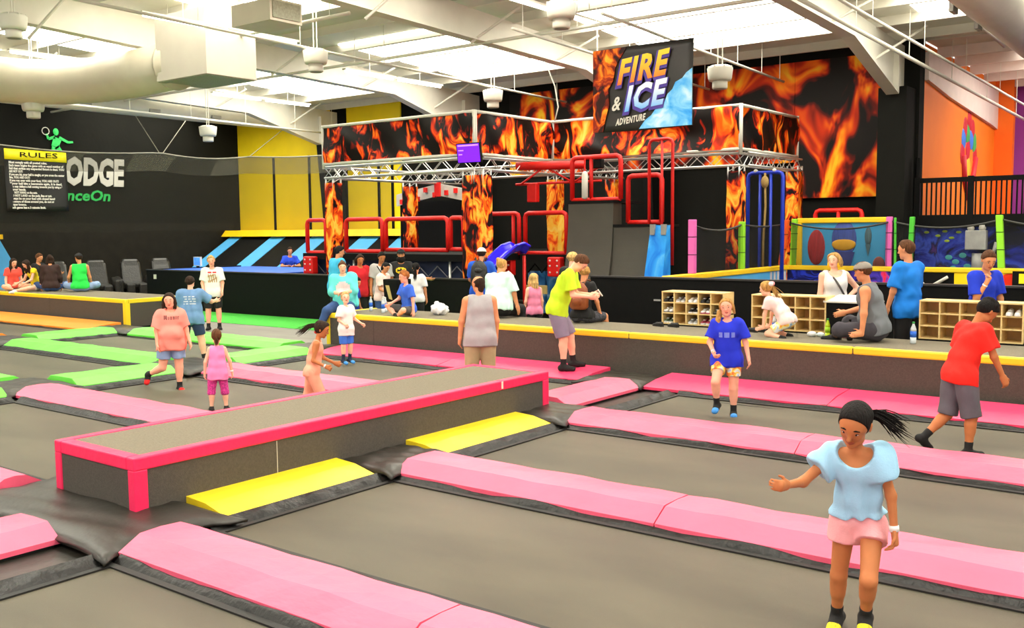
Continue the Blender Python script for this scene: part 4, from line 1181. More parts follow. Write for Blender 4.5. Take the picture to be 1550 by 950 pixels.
MB().prism([(-.2, 1.55), (.3, 1.55), (.2, 1.15), (-.05, 1.05)], 1, -.03, 0).obj('balloon_skirt', mat('balloon_navy', (55, 65, 140)), bp_)
pballoon(.6, 1.9, .08, .22, (80, 110, 120), 'teal_balloon')
MB().prism([(.55, 1.72), (.66, 1.72), (.61, 1.45)], 1, -.03, 0).obj('balloon_basket', mat('balloon_teal', (80, 110, 120)), bp_)
pballoon(.85, 1.25, .14, .2, (140, 70, 60), 'brown_balloon')
tag(MB().box(-6.6, -6.35, 22.55, 22.62, .9, 2.3).obj('dark_panel', M_BLACK), 'narrow dark panel between the balloon panel and the pink post', 'panel')

# mural under the mezzanine
mz = struct(MB().box(-6.35, 8.4, 23.95, 24.2, -.03, 2.1).obj('wall_mural', ramp_mat('blue_night_mural', [(.25, (12, 12, 20)), (.42, (18, 20, 48)), (.5, (35, 50, 170)), (.56, (60, 90, 220)), (.63, (25, 25, 70)), (.75, (120, 60, 170))], .95, 5, 1.2, (1, 1, 1.2), .9, .6, (2.2, 0, 0))))
for (x, z) in ((-6.1, 1.98), (-5.85, 1.9), (-5.7, 2.0), (-5.55, 1.85), (-5.4, 1.98), (-5.65, 1.78)):
    MB().sph((x, 23.95, z), (.06, .01, .03), 8, 6).obj('painted_leaf', mat('leaf_lime', (170, 200, 40)), mz)
for (x, z) in ((-5.6, 1.4), (-5.45, 1.3), (-5.3, 1.45), (-5.2, 1.2), (-5.5, 1.15)):
    MB().sph((x, 23.95, z), (.08, .01, .06), 8, 6).obj('painted_leaf', mat('leaf_aqua', (80, 190, 190)), mz)
MB().tube([(-4.98, 23.94, 1.0), (-4.98, 23.94, 1.5)], .13, 8).obj('painted_figure', mat('mural_grey', (200, 200, 195)), mz, True)
MB().tube([(-4.9, 23.94, 1.45), (-4.65, 23.94, 1.55), (-4.6, 23.94, 1.75)], .045, 7).obj('painted_figure', mat('mural_grey'), mz, True)
for (x, z) in ((-3.3, 1.55), (-3.7, 1.4), (-2.95, 1.4)):
    MB().sph((x, 23.95, z), (.17, .02, .22), 10, 8).obj('painted_figure', mat('mural_grey'), mz, True)
em = empty('emergency_light', (-5.0, 23.84, 1.8)); tag(em, 'grey emergency light box with two round lamps on the blue mural', 'light')
MB().box(-.22, .22, -.1, .1, -.22, .22).obj('case', mat('light_grey_case', (200, 200, 195), .5), em, bevel=.02)
for s in (-.12, .12):
    MB().lathe([(.06, .22), (.08, .26), (.07, .34)], (s, 0, 0), 12).obj('lamp_head', M_WHITE, em, True)
# mezzanine
mzn = empty('mezzanine_deck', (1, 24, 0)); tag(mzn, 'black mezzanine deck edge above the blue mural', 'deck')
MB().box(-7.34, 7.4, -.2, 8.1, 2.1, 2.3).obj('deck_slab', M_BLACK, mzn)
rg = empty('mezzanine_railing', (-6.3, 23.85, 2.3)); tag(rg, 'black metal baluster railing along the mezzanine edge', 'railing')
MB().box(0, 9, -.04, .04, .82, .93).obj('top_rail', M_BLACK, rg)
MB().box(0, 9, -.03, .03, .0, .08).obj('bottom_rail', M_BLACK, rg)
for k in range(5):
    MB().box(-.06 + k * 1.15, .06 + k * 1.15, -.05, .05, 0, .95).obj('post', M_BLACK, rg)
b0 = None
for k in range(60):
    x = .1 + k * .105
    if b0 is None:
        b0 = MB().box(-.016, .016, -.016, .016, .08, .82).obj('baluster', M_BLACK, rg)
        b0.location = (x, 0, 0)
    else:
        c = b0.copy(); COL.objects.link(c); c.parent = rg; c.location = (x, 0, 0)
MB().cyl((0, -.02, .95), (.0, -.02, 1.4), .05, n=7).obj('end_post', M_BLACK, rg)
# rules sign of the play area
rs = empty('rules_sign', (-3.86, 21.85, 0)); tag(rs, 'black rules sign with yellow header at the right, below the green post', 'sign')
MB().box(-.02, .78, -.03, .0, .55, 1.2).obj('board', M_BLACK, rs)
MB().box(.1, .56, -.036, -.03, .95, 1.15).obj('yellow_header', mat('yellow_print'), rs)
textmesh('RULES', .11, M_BLACK, 'header_text', (.2, -.04, .98), (1, 0, 0), (0, 0, 1), rs, bold=.002, thick=.004, width=.27)
for j in range(4):
    MB().box(.1, .5, -.036, -.03, .87 - j * .08, .895 - j * .08).obj('text_line', mat('grey_outlet'), rs)

# ------------------------------------------------------------------ shoe shelves
M_WOOD = mat('birch_plywood', (236, 206, 140), .5, .1, 5, stretch=(1, 1, 6))
M_WOODB = mat('birch_back', (215, 176, 118), .6, .12, 5)
def cubby(x0, x1, cols, label, y0=13.48, ztop=1.16, dep=.36, nrow=3):
    e = empty('shoe_shelf', ((x0 + x1) / 2, y0, 0)); tag(e, label, 'shelf', 'birch shoe shelves')
    hx = (x1 - x0) / 2; t = .018; rh = .165
    zb_ = ztop - nrow * rh - t
    MB().box(-hx, hx, 0, dep, 0, zb_).obj('plinth', M_BLACK, e)
    MB().box(-hx, hx, dep - .012, dep, zb_, ztop).obj('back_panel', M_WOODB, e)
    MB().box(-hx, hx, -.004, dep, ztop - t, ztop).obj('top_panel', M_WOOD, e)
    for c in range(cols + 1):
        x = -hx + c * (2 * hx - t) / cols
        MB().box(x, x + t, 0, dep - .012, zb_, ztop - t).obj('divider', M_WOOD, e)
    for r in range(nrow):
        z = ztop - (r + 1) * rh - t
        MB().box(-hx, hx, .004, dep - .012, z, z + t).obj('shelf_board', M_WOOD, e)
    def spot(c, r):
        return (e.location[0] - hx + (c + .5) * 2 * hx / cols, y0 + .12, ztop - (r + 1) * rh + .002)
    return spot, 2 * hx / cols
sp1, cw1 = cubby(-7.35, -6.3, 5, 'birch shoe shelf with pairs of shoes, left of the girl in blue')
sp2, cw2 = cubby(-5.86, -4.75, 5, 'birch shoe shelf with empty cubbies behind the crawling girl')
sp3, cw3 = cubby(-3.5, -2.25, 5, 'birch shoe shelf at the right behind the boy in red')
cv = empty('covered_bin', (-4.45, 13.75, 0)); tag(cv, 'low black bin with a white lid between the shoe shelves', 'bin')
MB().box(-.3, .3, -.25, .25, 0, 1.08).obj('bin_body', M_BLACK, cv); MB().hexa([(-.34, -.28, 1.08), (.34, -.28, 1.08), (.34, .28, 1.08), (-.34, .28, 1.08)], [(-.34, -.28, 1.1), (.34, -.28, 1.1), (.3, .28, 1.16), (-.3, .28, 1.16)]).obj('lid', M_WHITE, cv)

SHOEM = {}
def shoe_mesh():
    prof = [(-.125, .028), (-.11, .036), (-.04, .036), (.04, .042), (.1, .043), (.135, .034), (.15, .015)]
    hts = [.075, .095, .09, .07, .055, .045, .03]
    vs = []; fs = []; n = 10
    for (y, w), h in zip(prof, hts):
        for k in range(n):
            a = 2 * math.pi * k / n
            z = .022 + (h - .022) * max(0, math.sin(a)) ** .6 if math.sin(a) > 0 else .02
            vs.append((w * math.cos(a), y, z))
    m_ = len(prof)
    fs = [(i * n + k, i * n + (k + 1) % n, (i + 1) * n + (k + 1) % n, (i + 1) * n + k) for i in range(m_ - 1) for k in range(n)]
    fs += [tuple(range(n)), tuple((m_ - 1) * n + k for k in range(n - 1, -1, -1))]
    up_ = MB().add(vs, fs)
    so = MB()
    sp = [(-.13, .03), (-.1, .038), (.0, .036), (.08, .046), (.13, .038), (.155, .015)]
    poly = [(w, y) for y, w in sp] + [(-w, y) for y, w in reversed(sp)]
    so.prism(poly, 2, 0, .024)
    return up_, so
def shoe(loc, rz, ucol, scol, label, group=None, scale=.85, lace=None):
    e = empty('shoe', loc, rz); e.scale = (scale,) * 3
    tag(e, label, 'shoe', group)
    u, s = shoe_mesh()
    u.obj('upper', mat('shoe_%d_%d_%d' % ucol, ucol, .6, .15, 30), e, True)
    s.obj('sole', mat('shoe_%d_%d_%d' % scol, scol, .6, .1, 30), e)
    MB().box(-.018, .018, -.01, .06, .06, .078).obj('laces', mat('lace_white', (220, 220, 215)) if lace is None else mat('shoe_%d_%d_%d' % lace, lace), e)
    return e
WHT, BLK, GRY, NVY = (235, 235, 232), (28, 28, 28), (150, 150, 148), (50, 52, 70)
pairs = [(0, 0, BLK, BLK, 'black'), (1, 0, GRY, WHT, 'grey and white'), (2, 0, WHT, WHT, 'bright white'), (3, 0, BLK, BLK, 'black striped'), (0, 1, WHT, GRY, 'white and grey'), (2, 1, BLK, WHT, 'black with white toes'), (3, 1, WHT, (180, 90, 110), 'white running'), (4, 1, (70, 66, 50), BLK, 'dark'), (0, 2, (70, 90, 70), WHT, 'green-grey'), (2, 2, GRY, WHT, 'pale grey'), (3, 2, (150, 50, 70), WHT, 'red and white')]
rw = ['top', 'middle', 'bottom']
for (c, r, u, s, nm_) in pairs:
    x, y, z = sp1(c, r)
    for d_, sd_ in ((-.045, 'left'), (.045, 'right')):
        shoe((x + d_, y + .02, z), math.pi + .1 * d_, u, s, '%s shoe, %s of the pair, %s row of the left shoe shelf' % (nm_, sd_, rw[r]), 'shoes in the left shelf', .9)
x, y, z = sp2(2, 1); shoe((x, y, z), math.pi, BLK, BLK, 'dark shoe in the middle row of the shelf behind the crawling girl', scale=.9)
x, y, z = sp3(4, 0); shoe((x - .05, y, z), math.pi, WHT, WHT, 'white shoe in the top row of the right shoe shelf, left one', 'white shoes in the right shelf', .9)
shoe((x + .05, y, z), math.pi, WHT, WHT, 'white shoe in the top row of the right shoe shelf, right one', 'white shoes in the right shelf', .9)
for (px_, py_, lb) in ((-7.2, 13.1, 'black slip-on shoe on the platform at the left foot of the shoe shelf'), (-6.95, 13.12, 'second black slip-on shoe on the platform before the shoe shelf'), (-5.68, 13.08, 'black flat shoe on the platform left of the water bottle'), (-5.55, 13.14, 'black flat shoe on the platform next to the water bottle')):
    shoe((px_, py_, .646), 1.2, BLK, BLK, lb, 'black shoes on the platform', .8, BLK)

# ------------------------------------------------------------------ bottles and bag on the platform
M_CLEAR = mat('clear_plastic', (205, 215, 220), .12, .05, 5, spec=.8)
def bottle(loc, liquid, labelc, cap, label, h=.24, r=.034):
    e = empty('drink_bottle', loc); tag(e, label, 'bottle', 'drink bottles on the platform')
    MB().lathe([(r * .8, 0), (r, .015), (r, h * .3)], n=12).obj('lower_body', liquid, e, True)
    MB().lathe([(r * 1.02, h * .3), (r * 1.02, h * .58)], n=12).obj('label_band', labelc, e, True)
    MB().lathe([(r, h * .58), (r * .96, h * .68), (r * .4, h * .88), (r * .38, h * .93)], n=12).obj('shoulder', liquid, e, True)
    MB().lathe([(r * .45, h * .92), (r * .45, h)], n=10).obj('cap', cap, e, True)
BLUEL = mat('blue_label', (40, 105, 215)); WCAP = M_WHITE
bl = [(-13.12, 12.8, 'water bottle nearest the seated woman in jeans'), (-12.95, 12.95, 'water bottle, second from the seated woman'), (-12.86, 12.9, 'water bottle, third from the seated woman'), (-12.72, 12.78, 'water bottle, fourth from the seated woman'), (-12.62, 12.62, 'water bottle just left of the boy in blue')]
for (x, y, lb) in bl:
    bottle((x, y, .646), M_CLEAR, BLUEL, WCAP, 'clear blue-labelled ' + lb, .27)
bottle((-12.42, 13.0, .646), mat('dark_cola', (70, 20, 25), .2), mat('red_label', (190, 30, 40)), M_WHITE, 'dark soda bottle behind the boy in blue on the platform', .3)
bottle((-5.33, 13.05, .646), M_CLEAR, BLUEL, mat('green_cap', (40, 150, 60)), 'water bottle with green cap before the empty shoe shelf', .27)
bottle((-4.5, 12.85, .646), mat('lime_soda', (190, 220, 30), .2), mat('lime_label', (160, 210, 20)), mat('green_cap'), 'lime yellow soda bottle beside the crawling girl', .27)
bottle((-4.18, 12.78, .646), mat('dark_cola2', (30, 22, 24), .2), BLUEL, M_BLACK, 'dark soda bottle with blue label before the seated man', .28, .04)
bottle((-3.4, 12.85, .646), M_CLEAR, BLUEL, mat('green_cap'), 'water bottle with green cap right of the seated man', .28, .038)
bg = empty('plastic_bag', (-11.45, 12.85, .646)); tag(bg, 'crumpled white plastic bag on the yellow-edged platform', 'bag')
def bagf(u, v):
    a = 2 * math.pi * u; t = math.pi * v
    r = 1 + .13 * math.sin(5 * a + 3 * t) + .08 * math.sin(9 * a - 5 * t)
    return (.17 * r * math.sin(t) * math.cos(a), .12 * r * math.sin(t) * math.sin(a), .1 + .1 * r * math.cos(t))
MB().grid(bagf, 28, 16).obj('bag_body', mat('white_plastic_film', (245, 245, 248), .35, .03, 8), bg, True)
MB().lathe([(.03, .17), (.05, .21), (.03, .24)], (-.06, 0, 0), 8).obj('knot', mat('white_plastic_film'), bg, True)
wp = empty('snack_wrappers', (-4.68, 12.95, .646)); tag(wp, 'crumpled white and pink snack wrappers next to the lime soda bottle', 'wrapper')
for (x, y, s, c) in ((-.08, .03, .07, (230, 235, 235)), (.03, .06, .06, (215, 230, 230)), (.4, .05, .06, (235, 150, 170)), (.36, .1, .05, (240, 90, 120))):
    MB().sph((x, y, s * .5), (s, s * .8, s * .55), 7, 5).obj('wrapper', mat('wrap_%d_%d' % (c[0], c[1]), c, .4, .15, 20), wp)
bn = empty('black_bin', (-13.35, 13.75, 0)); tag(bn, 'tall black bin with a tan sticker between the waiting visitors', 'bin')
MB().hexa([(-.16, -.16, 0), (.16, -.16, 0), (.16, .16, 0), (-.16, .16, 0)], [(-.2, -.2, 1.2), (.2, -.2, 1.2), (.2, .2, 1.2), (-.2, .2, 1.2)]).obj('bin_body', M_BLACK, bn, bevel=.02)
MB().hexa([(-.03, -.206, .82), (.05, -.206, .8), (.05, -.18, .8), (-.03, -.18, .82)], [(-.12, -.206, 1.08), (-.03, -.206, 1.08), (-.03, -.19, 1.08), (-.12, -.19, 1.08)]).obj('sticker', mat('tan_sticker', (205, 180, 110)), bn)
ws = empty('wall_notice', (-11.45, 15.8, 0)); tag(ws, 'small tan notice board behind the woman in mint', 'sign')
MB().box(-.25, .25, -.02, .02, .85, 1.02).obj('board', mat('tan_board', (150, 130, 70)), ws); MB().cyl((0, 0, 0), (0, 0, .86), .02, n=6).obj('stand', M_BLACK, ws)
# ------------------------------------------------------------------ people: bodies grown from smooth distance fields
def surface_nets(F, lo, vs):
    S = F < 0
    c = [(i, j, k) for i in (0, 1) for j in (0, 1) for k in (0, 1)]
    nx, ny, nz = F.shape
    cnt = np.zeros((nx - 1, ny - 1, nz - 1), np.int8)
    for (i, j, k) in c:
        cnt += S[i:nx - 1 + i, j:ny - 1 + j, k:nz - 1 + k]
    idx = np.argwhere((cnt > 0) & (cnt < 8))
    if len(idx) == 0:
        return np.zeros((0, 3)), np.zeros((0, 4), int)
    ids = np.full(cnt.shape, -1, np.int32)
    ids[idx[:, 0], idx[:, 1], idx[:, 2]] = np.arange(len(idx))
    acc = np.zeros((len(idx), 3)); n = np.zeros(len(idx))
    vals = {q: F[idx[:, 0] + q[0], idx[:, 1] + q[1], idx[:, 2] + q[2]] for q in c}
    for a in c:
        for ax in range(3):
            if a[ax] == 0:
                b = list(a); b[ax] = 1; b = tuple(b)
                v0, v1 = vals[a], vals[b]
                cr = (v0 < 0) != (v1 < 0)
                t = np.where(cr, v0 / np.where(cr, v0 - v1, 1), 0)
                p = np.repeat(np.array(a, float)[None], len(idx), 0)
                p[:, ax] = t
                acc += p * cr[:, None]; n += cr
    pos = lo + (idx + acc / n[:, None]) * vs
    quads = []
    for ax in range(3):
        sh = [nx, ny, nz]
        sl0 = [slice(1, s - 1) for s in sh]; sl1 = [slice(1, s - 1) for s in sh]
        sl0[ax] = slice(0, sh[ax] - 1); sl1[ax] = slice(1, sh[ax])
        A, B = S[tuple(sl0)], S[tuple(sl1)]
        e = np.argwhere(A != B)
        if len(e) == 0: continue
        off = np.ones(3, int); off[ax] = 0
        g = e + off
        inside = A[e[:, 0], e[:, 1], e[:, 2]]
        b, d = (ax + 1) % 3, (ax + 2) % 3
        eb = np.zeros(3, int); eb[b] = 1; ed = np.zeros(3, int); ed[d] = 1
        q = [g, g - eb, g - eb - ed, g - ed]
        Q = np.stack([ids[x[:, 0], x[:, 1], x[:, 2]] for x in q], 1)
        Q = np.where(inside[:, None], Q, Q[:, ::-1])
        quads.append(Q)
    Q = np.concatenate(quads)
    return pos, Q[(Q >= 0).all(1)]

def fast_mesh(name, V, Q, mtl, parent):
    me = bpy.data.meshes.new(name)
    me.vertices.add(len(V)); me.vertices.foreach_set('co', V.astype(np.float32).ravel())
    me.loops.add(len(Q) * 4); me.loops.foreach_set('vertex_index', Q.astype(np.int32).ravel())
    me.polygons.add(len(Q)); me.polygons.foreach_set('loop_start', np.arange(0, len(Q) * 4, 4, dtype=np.int32))
    me.polygons.foreach_set('use_smooth', np.ones(len(Q), bool))
    me.materials.append(mtl)
    me.update(calc_edges=True)
    o = bpy.data.objects.new(name, me); COL.objects.link(o)
    o.parent = parent
    return o

A3 = lambda v: np.array(v, float)
def nrm(v):
    v = A3(v); return v / max(1e-9, np.linalg.norm(v))
def cap(a, b, ra, rb=None, k=.02, ax=None, s=1.0, cuts=()):
    return dict(a=A3(a), b=A3(b), ra=ra, rb=ra if rb is None else rb, k=k, ax=None if ax is None else nrm(ax), s=s, cuts=cuts)

def field(prims, vs, subs=(), planes=(), fold=0.0, seed=0, inflate=0.0, folddir=(0, 0, 1)):
    lo = np.min([np.minimum(p['a'], p['b']) - max(p['ra'], p['rb']) * max(1, p['s']) for p in prims], 0) - 3 * vs - inflate - fold
    hi = np.max([np.maximum(p['a'], p['b']) + max(p['ra'], p['rb']) * max(1, p['s']) for p in prims], 0) + 3 * vs + inflate + fold
    n = np.ceil((hi - lo) / vs).astype(int) + 1
    F = np.full(n, 1.0, np.float32)
    gx = [(lo[i] + np.arange(n[i]) * vs).astype(np.float32) for i in range(3)]
    for p in prims:
        m = max(p['ra'], p['rb']) * max(1, p['s']) + p['k'] + 2.5 * vs + inflate
        l = np.maximum(0, np.floor((np.minimum(p['a'], p['b']) - m - lo) / vs).astype(int))
        h = np.minimum(n, np.ceil((np.maximum(p['a'], p['b']) + m - lo) / vs).astype(int) + 1)
        X = gx[0][l[0]:h[0]][:, None, None]; Y = gx[1][l[1]:h[1]][None, :, None]; Z = gx[2][l[2]:h[2]][None, None, :]
        a, b = p['a'], p['b']; ab = b - a; L2 = float(ab @ ab)
        dx, dy, dz = X - a[0], Y - a[1], Z - a[2]
        if L2 > 1e-10:
            t = np.clip((dx * ab[0] + dy * ab[1] + dz * ab[2]) / L2, 0, 1)
        else:
            t = np.zeros((1, 1, 1), np.float32)
        qx, qy, qz = dx - t * ab[0], dy - t * ab[1], dz - t * ab[2]
        if p['ax'] is not None:
            c = (qx * p['ax'][0] + qy * p['ax'][1] + qz * p['ax'][2]) * (1 / p['s'] - 1)
            qx, qy, qz = qx + c * p['ax'][0], qy + c * p['ax'][1], qz + c * p['ax'][2]
        d = np.sqrt(qx * qx + qy * qy + qz * qz) - (p['ra'] + (p['rb'] - p['ra']) * t) - inflate
        for (pt, nn) in p['cuts']:
            d = np.maximum(d, (X - pt[0]) * nn[0] + (Y - pt[1]) * nn[1] + (Z - pt[2]) * nn[2])
        sl = (slice(l[0], h[0]), slice(l[1], h[1]), slice(l[2], h[2]))
        g = F[sl]
        k = p['k']
        hh = np.maximum(k - np.abs(g - d), 0) / k
        F[sl] = np.minimum(g, d) - hh * hh * k * .25
    X, Y, Z = gx[0][:, None, None], gx[1][None, :, None], gx[2][None, None, :]
    if fold:
        r = np.random.RandomState(seed)
        for q in range(4):
            v = r.randn(3); v /= np.linalg.norm(v); v = v * (26 + 40 * r.rand()); w = r.randn(3) * 9
            F += (fold * .5 * np.sin(X * v[0] + Y * v[1] + Z * v[2] * .28 + 2.0 * np.sin(X * w[0] + Y * w[1] + Z * w[2]) + r.rand() * 6)).astype(np.float32)
    for (pt, nn) in planes:
        F = np.maximum(F, (X - pt[0]) * nn[0] + (Y - pt[1]) * nn[1] + (Z - pt[2]) * nn[2])
    for (cc, rr) in subs:
        F = np.maximum(F, rr - np.sqrt((X - cc[0]) ** 2 + (Y - cc[1]) ** 2 + (Z - cc[2]) ** 2))
    F[0], F[-1] = 1, 1; F[:, 0], F[:, -1] = 1, 1; F[:, :, 0], F[:, :, -1] = 1, 1
    return F, lo

def grow(name, prims, vs, mtl, parent, **kw):
    F, lo = field(prims, vs, **kw)
    V, Q = surface_nets(F, lo, vs)
    return fast_mesh(name, V, Q, mtl, parent)

def Rx(a): c, s = math.cos(a), math.sin(a); return np.array([[1, 0, 0], [0, c, -s], [0, s, c]])
def Ry(a): c, s = math.cos(a), math.sin(a); return np.array([[c, 0, s], [0, 1, 0], [-s, 0, c]])
def Rz(a): c, s = math.cos(a), math.sin(a); return np.array([[c, -s, 0], [s, c, 0], [0, 0, 1]])
rad = math.radians

SKIN = {'fair': (248, 190, 160), 'pink': (250, 178, 150), 'tan': (222, 150, 105), 'brown': (196, 122, 74), 'olive': (210, 140, 100)}
HAIR = {'black': (24, 20, 18), 'dark': (48, 32, 22), 'brown': (92, 58, 34), 'blond': (190, 145, 80), 'light': (215, 175, 110), 'ginger': (160, 95, 45)}
def skinm(k): return mat('skin_' + k, SKIN[k], .55, .05, 14, spec=.3)
def hairm(k): return mat('hair_' + k, HAIR[k], .7, .45, 30, .6, 70, spec=.2, stretch=(1.6, 1.6, .3))
def cloth(name, rgb, **kw): return mat('cloth_' + name, rgb, .85, kw.pop('var', .07), kw.pop('vs', 9), .15, 120, **kw)

def heading(X, Y, th):
    """rotation about z so that the figure's +Y looks th degrees to image right of the camera"""
    d = Vector((-X, -Y)).normalized(); v = -d
    r = Vector((v.y, -v.x))
    f = d * math.cos(rad(th)) + r * math.sin(rad(th))
    return math.atan2(-f.x, f.y)

def person(label, X, Y, th, h, kid=0.0, g=1.0, skin='fair', hair=('short', 'brown'), top=None, bot=None, feet=None,
           tor=(4, 0, 0), head=(0, 0, 0), arms=None, legs=None, anchor='stand', z=0.0, res=.0105, belly=0.0, bust=0.0, faced=True, group=None, fingers=True, hipw=1.0, lift=0.0):
    """tor=(pitch fwd, roll right, twist left)  head=(yaw left, pitch down, roll right)  arms/legs dict R/L"""
    root = empty('person', (X, Y, z), heading(X, Y, th))
    tag(root, label, 'person', group)
    hh = h * (.132 + .034 * kid)
    leg = h * (.505 - .035 * kid)
    thl, shl, fth = leg * .5, leg * .425, leg * .075
    neck = h * .03
    TL = h - leg - hh - neck + .012 * h
    gw = g
    # --- torso
    pit, rol, twi = [rad(v) for v in tor]
    Rlow = Ry(rol * .5) @ Rx(-pit * .55)
    Rup = Ry(rol) @ Rx(-pit) @ Rz(twi)
    P0 = A3((0, 0, 0))
    waist = P0 + Rlow @ A3((0, 0, TL * .36))
    chest = waist + Rup @ A3((0, .004 * h, TL * .36))
    nb = chest + Rup @ A3((0, -.004 * h, TL * .28))
    sw = h * (.1 - .012 * kid) * (.8 + .2 * gw)
    sh = {s: nb + Rup @ A3((sg * sw, 0, -.04 * h)) for s, sg in (('R', 1), ('L', -1))}
    hp = {s: P0 + A3((sg * h * .054 * hipw * (.75 + .25 * gw), 0, 0)) for s, sg in (('R', 1), ('L', -1))}
    # --- head
    hy, hpi, hr = [rad(v) for v in head]
    Rh = Rz(hy) @ Rx(-hpi) @ Ry(hr)
    Rn = Ry(rol * .5) @ Rx(-pit * .6)
    Rhead = Rn @ Rh if True else Rh
    hc = nb + Rn @ A3((0, .006 * h, neck)) + Rhead @ A3((0, .05 * hh, .46 * hh))
    HP = lambda x, y, zz: hc + Rhead @ A3((x, y, zz)) * hh
    # --- limbs
    arms = arms or {}; legs = legs or {}
    ua, fa, ha = h * .165, h * .14, h * .1
    J = {}
    for s, sg in (('R', 1), ('L', -1)):
        u, f = arms.get(s, ((.18, .0, -1), (.08, .25, -1)))[:2]
        u = nrm((u[0] * sg, u[1], u[2])); f = nrm((f[0] * sg, f[1], f[2]))
        el = sh[s] + u * ua; wr = el + f * fa
        J[s] = dict(u=u, f=f, el=el, wr=wr)
        t_, k_ = legs.get(s, ((.04, .03, -1), (.02, -.04, -1)))[:2]
        t_ = nrm((t_[0] * sg, t_[1], t_[2])); k_ = nrm((k_[0] * sg, k_[1], k_[2]))
        kn = hp[s] + t_ * thl; an = kn + k_ * shl
        fd = legs[s][2] if s in legs and len(legs[s]) > 2 else None
        if fd is None:
            fd = A3((sg * .18, 1, 0))
        else:
            fd = A3((fd[0] * sg, fd[1], fd[2]))
        fd = nrm(fd)
        J[s].update(t=t_, k=k_, kn=kn, an=an, fd=fd)
    # --- anchoring
    fl = h * .135
    if anchor == 'stand':
        low = min(J[s]['an'][2] - fth + min(0, J[s]['fd'][2] * fl * .6) for s in 'RL')
        dz = -low + lift - sag(X, Y)
    else:
        dz = h * .062 * gw * (1.0 if anchor == 'sit' else 1) + lift
    sft = A3((0, 0, dz))
    P0, waist, chest, nb, hc = P0 + sft, waist + sft, chest + sft, nb + sft, hc + sft
    for s in 'RL':
        sh[s] = sh[s] + sft; hp[s] = hp[s] + sft
        for q in ('el', 'wr', 'kn', 'an'):
            J[s][q] = J[s][q] + sft
    xlo, xup = Rlow @ A3((1, 0, 0)), Rup @ A3((1, 0, 0))
    fup = Rup @ A3((0, 1, 0)); zup = Rup @ A3((0, 0, 1)); zlow = Rlow @ A3((0, 0, 1))
    # --- body prims
    K = .028 * h
    def torso(ex=0.0):
        T = [cap(P0 - A3((1, 0, 0)) * .037 * h * hipw + A3((0, 0, .02 * h)), P0 + A3((1, 0, 0)) * .037 * h * hipw + A3((0, 0, .02 * h)), .057 * h * gw + ex, k=K),
             cap(waist - xlo * .03 * h, waist + xlo * .03 * h, .05 * h * gw + ex, k=K),
             cap(chest - xup * .042 * h, chest + xup * .042 * h, .055 * h * (.45 + .55 * gw) + ex, k=K),
             cap(sh['R'] - xup * .02 * h, sh['L'] + xup * .02 * h, .034 * h * (.6 + .4 * gw) + ex, k=K),
             cap(waist, chest, .054 * h * (.35 + .65 * gw) + ex, k=K)]
        if belly:
            T.append(cap(waist + Rlow @ A3((-.03 * h, belly * h, -.02 * h)), waist + Rlow @ A3((.03 * h, belly * h, -.02 * h)), .058 * h * gw + ex, k=K))
        if bust:
            for q in (-1, 1):
                T.append(cap(chest + xup * q * .035 * h + fup * bust * h - zup * .01 * h, chest + xup * q * .035 * h + fup * bust * h - zup * .02 * h, .036 * h * gw + ex, k=K))
        return T
    rA, rB, rC = .026 * h * (.5 + .5 * gw), .021 * h * (.55 + .45 * gw), .0145 * h * (.7 + .3 * gw)
    lA, lB, lC = .05 * h * (.45 + .55 * gw), .034 * h * (.6 + .4 * gw), .0205 * h * (.75 + .25 * gw)
    B = torso()
    # neck and head
    B.append(cap(nb - zup * .01 * h, HP(0, -.1, -.2) if False else hc + Rhead @ A3((0, -.1 * hh, -.25 * hh)), .03 * h * (.75 + .25 * gw) * (1 - .1 * kid), .027 * h * (1 - .1 * kid), k=.02 * h))
    HPs = lambda x, y, zz: hc + Rhead @ A3((x * hh, y * hh, zz * hh))
    hx = Rhead @ A3((1, 0, 0))
    fat = 1 + .25 * max(0, gw - 1.1)
    Hd = [cap(HPs(0, -.12, .13), HPs(0, .03, .14), .355 * hh, k=.05 * hh, ax=hx, s=.92),
          cap(HPs(0, .12, .04), HPs(0, .16, -.27), .265 * hh * fat, .18 * hh * fat, k=.12 * hh),
          cap(HPs(-.1, .1, -.27), HPs(.1, .1, -.27), .15 * hh * fat, k=.12 * hh),
          cap(HPs(0, .27, -.4), HPs(0, .27, -.4), .075 * hh, k=.1 * hh)]
    if faced:
        Hd += [cap(HPs(0, .375, .05), HPs(0, .45, -.11), .025 * hh, .05 * hh, k=.05 * hh),
               cap(HPs(-.045, .41, -.13), HPs(.045, .41, -.13), .03 * hh, k=.03 * hh),
               cap(HPs(-.17, .31, .12), HPs(.17, .31, .12), .045 * hh, k=.06 * hh),
               cap(HPs(.15, .25, -.1), HPs(.15, .25, -.1), .085 * hh * fat, k=.07 * hh), cap(HPs(-.15, .25, -.1), HPs(-.15, .25, -.1), .085 * hh * fat, k=.07 * hh)]
    for q in (-1, 1):
        Hd.append(cap(HPs(q * .335, -.03, -.06), HPs(q * .345, -.05, .06), .06 * hh, .075 * hh, k=.03 * hh, ax=hx, s=.45))
    B += Hd
    fr = max(.0078, .0053 * h, .78 * res)
    for s, sg in (('R', 1), ('L', -1)):
        j = J[s]
        B += [cap(sh[s], j['el'], rA, rB, k=.03 * h), cap(j['el'], j['wr'], rB * 1.02, rC, k=.015 * h)]
        B += [cap(hp[s], j['kn'], lA, lB, k=.03 * h), cap(j['kn'], j['an'], lB * .98, lC, k=.015 * h),
              cap(j['kn'] + j['k'] * shl * .22 - nrm(np.cross(j['k'], A3((1, 0, 0)))) * -.006 * h, j['kn'] + j['k'] * shl * .4, lB * .92, lB * .8, k=.02 * h)]
        # hand
        f = j['f']
        hd_ = arms[s][2] if s in arms and len(arms[s]) > 2 and arms[s][2] else {}
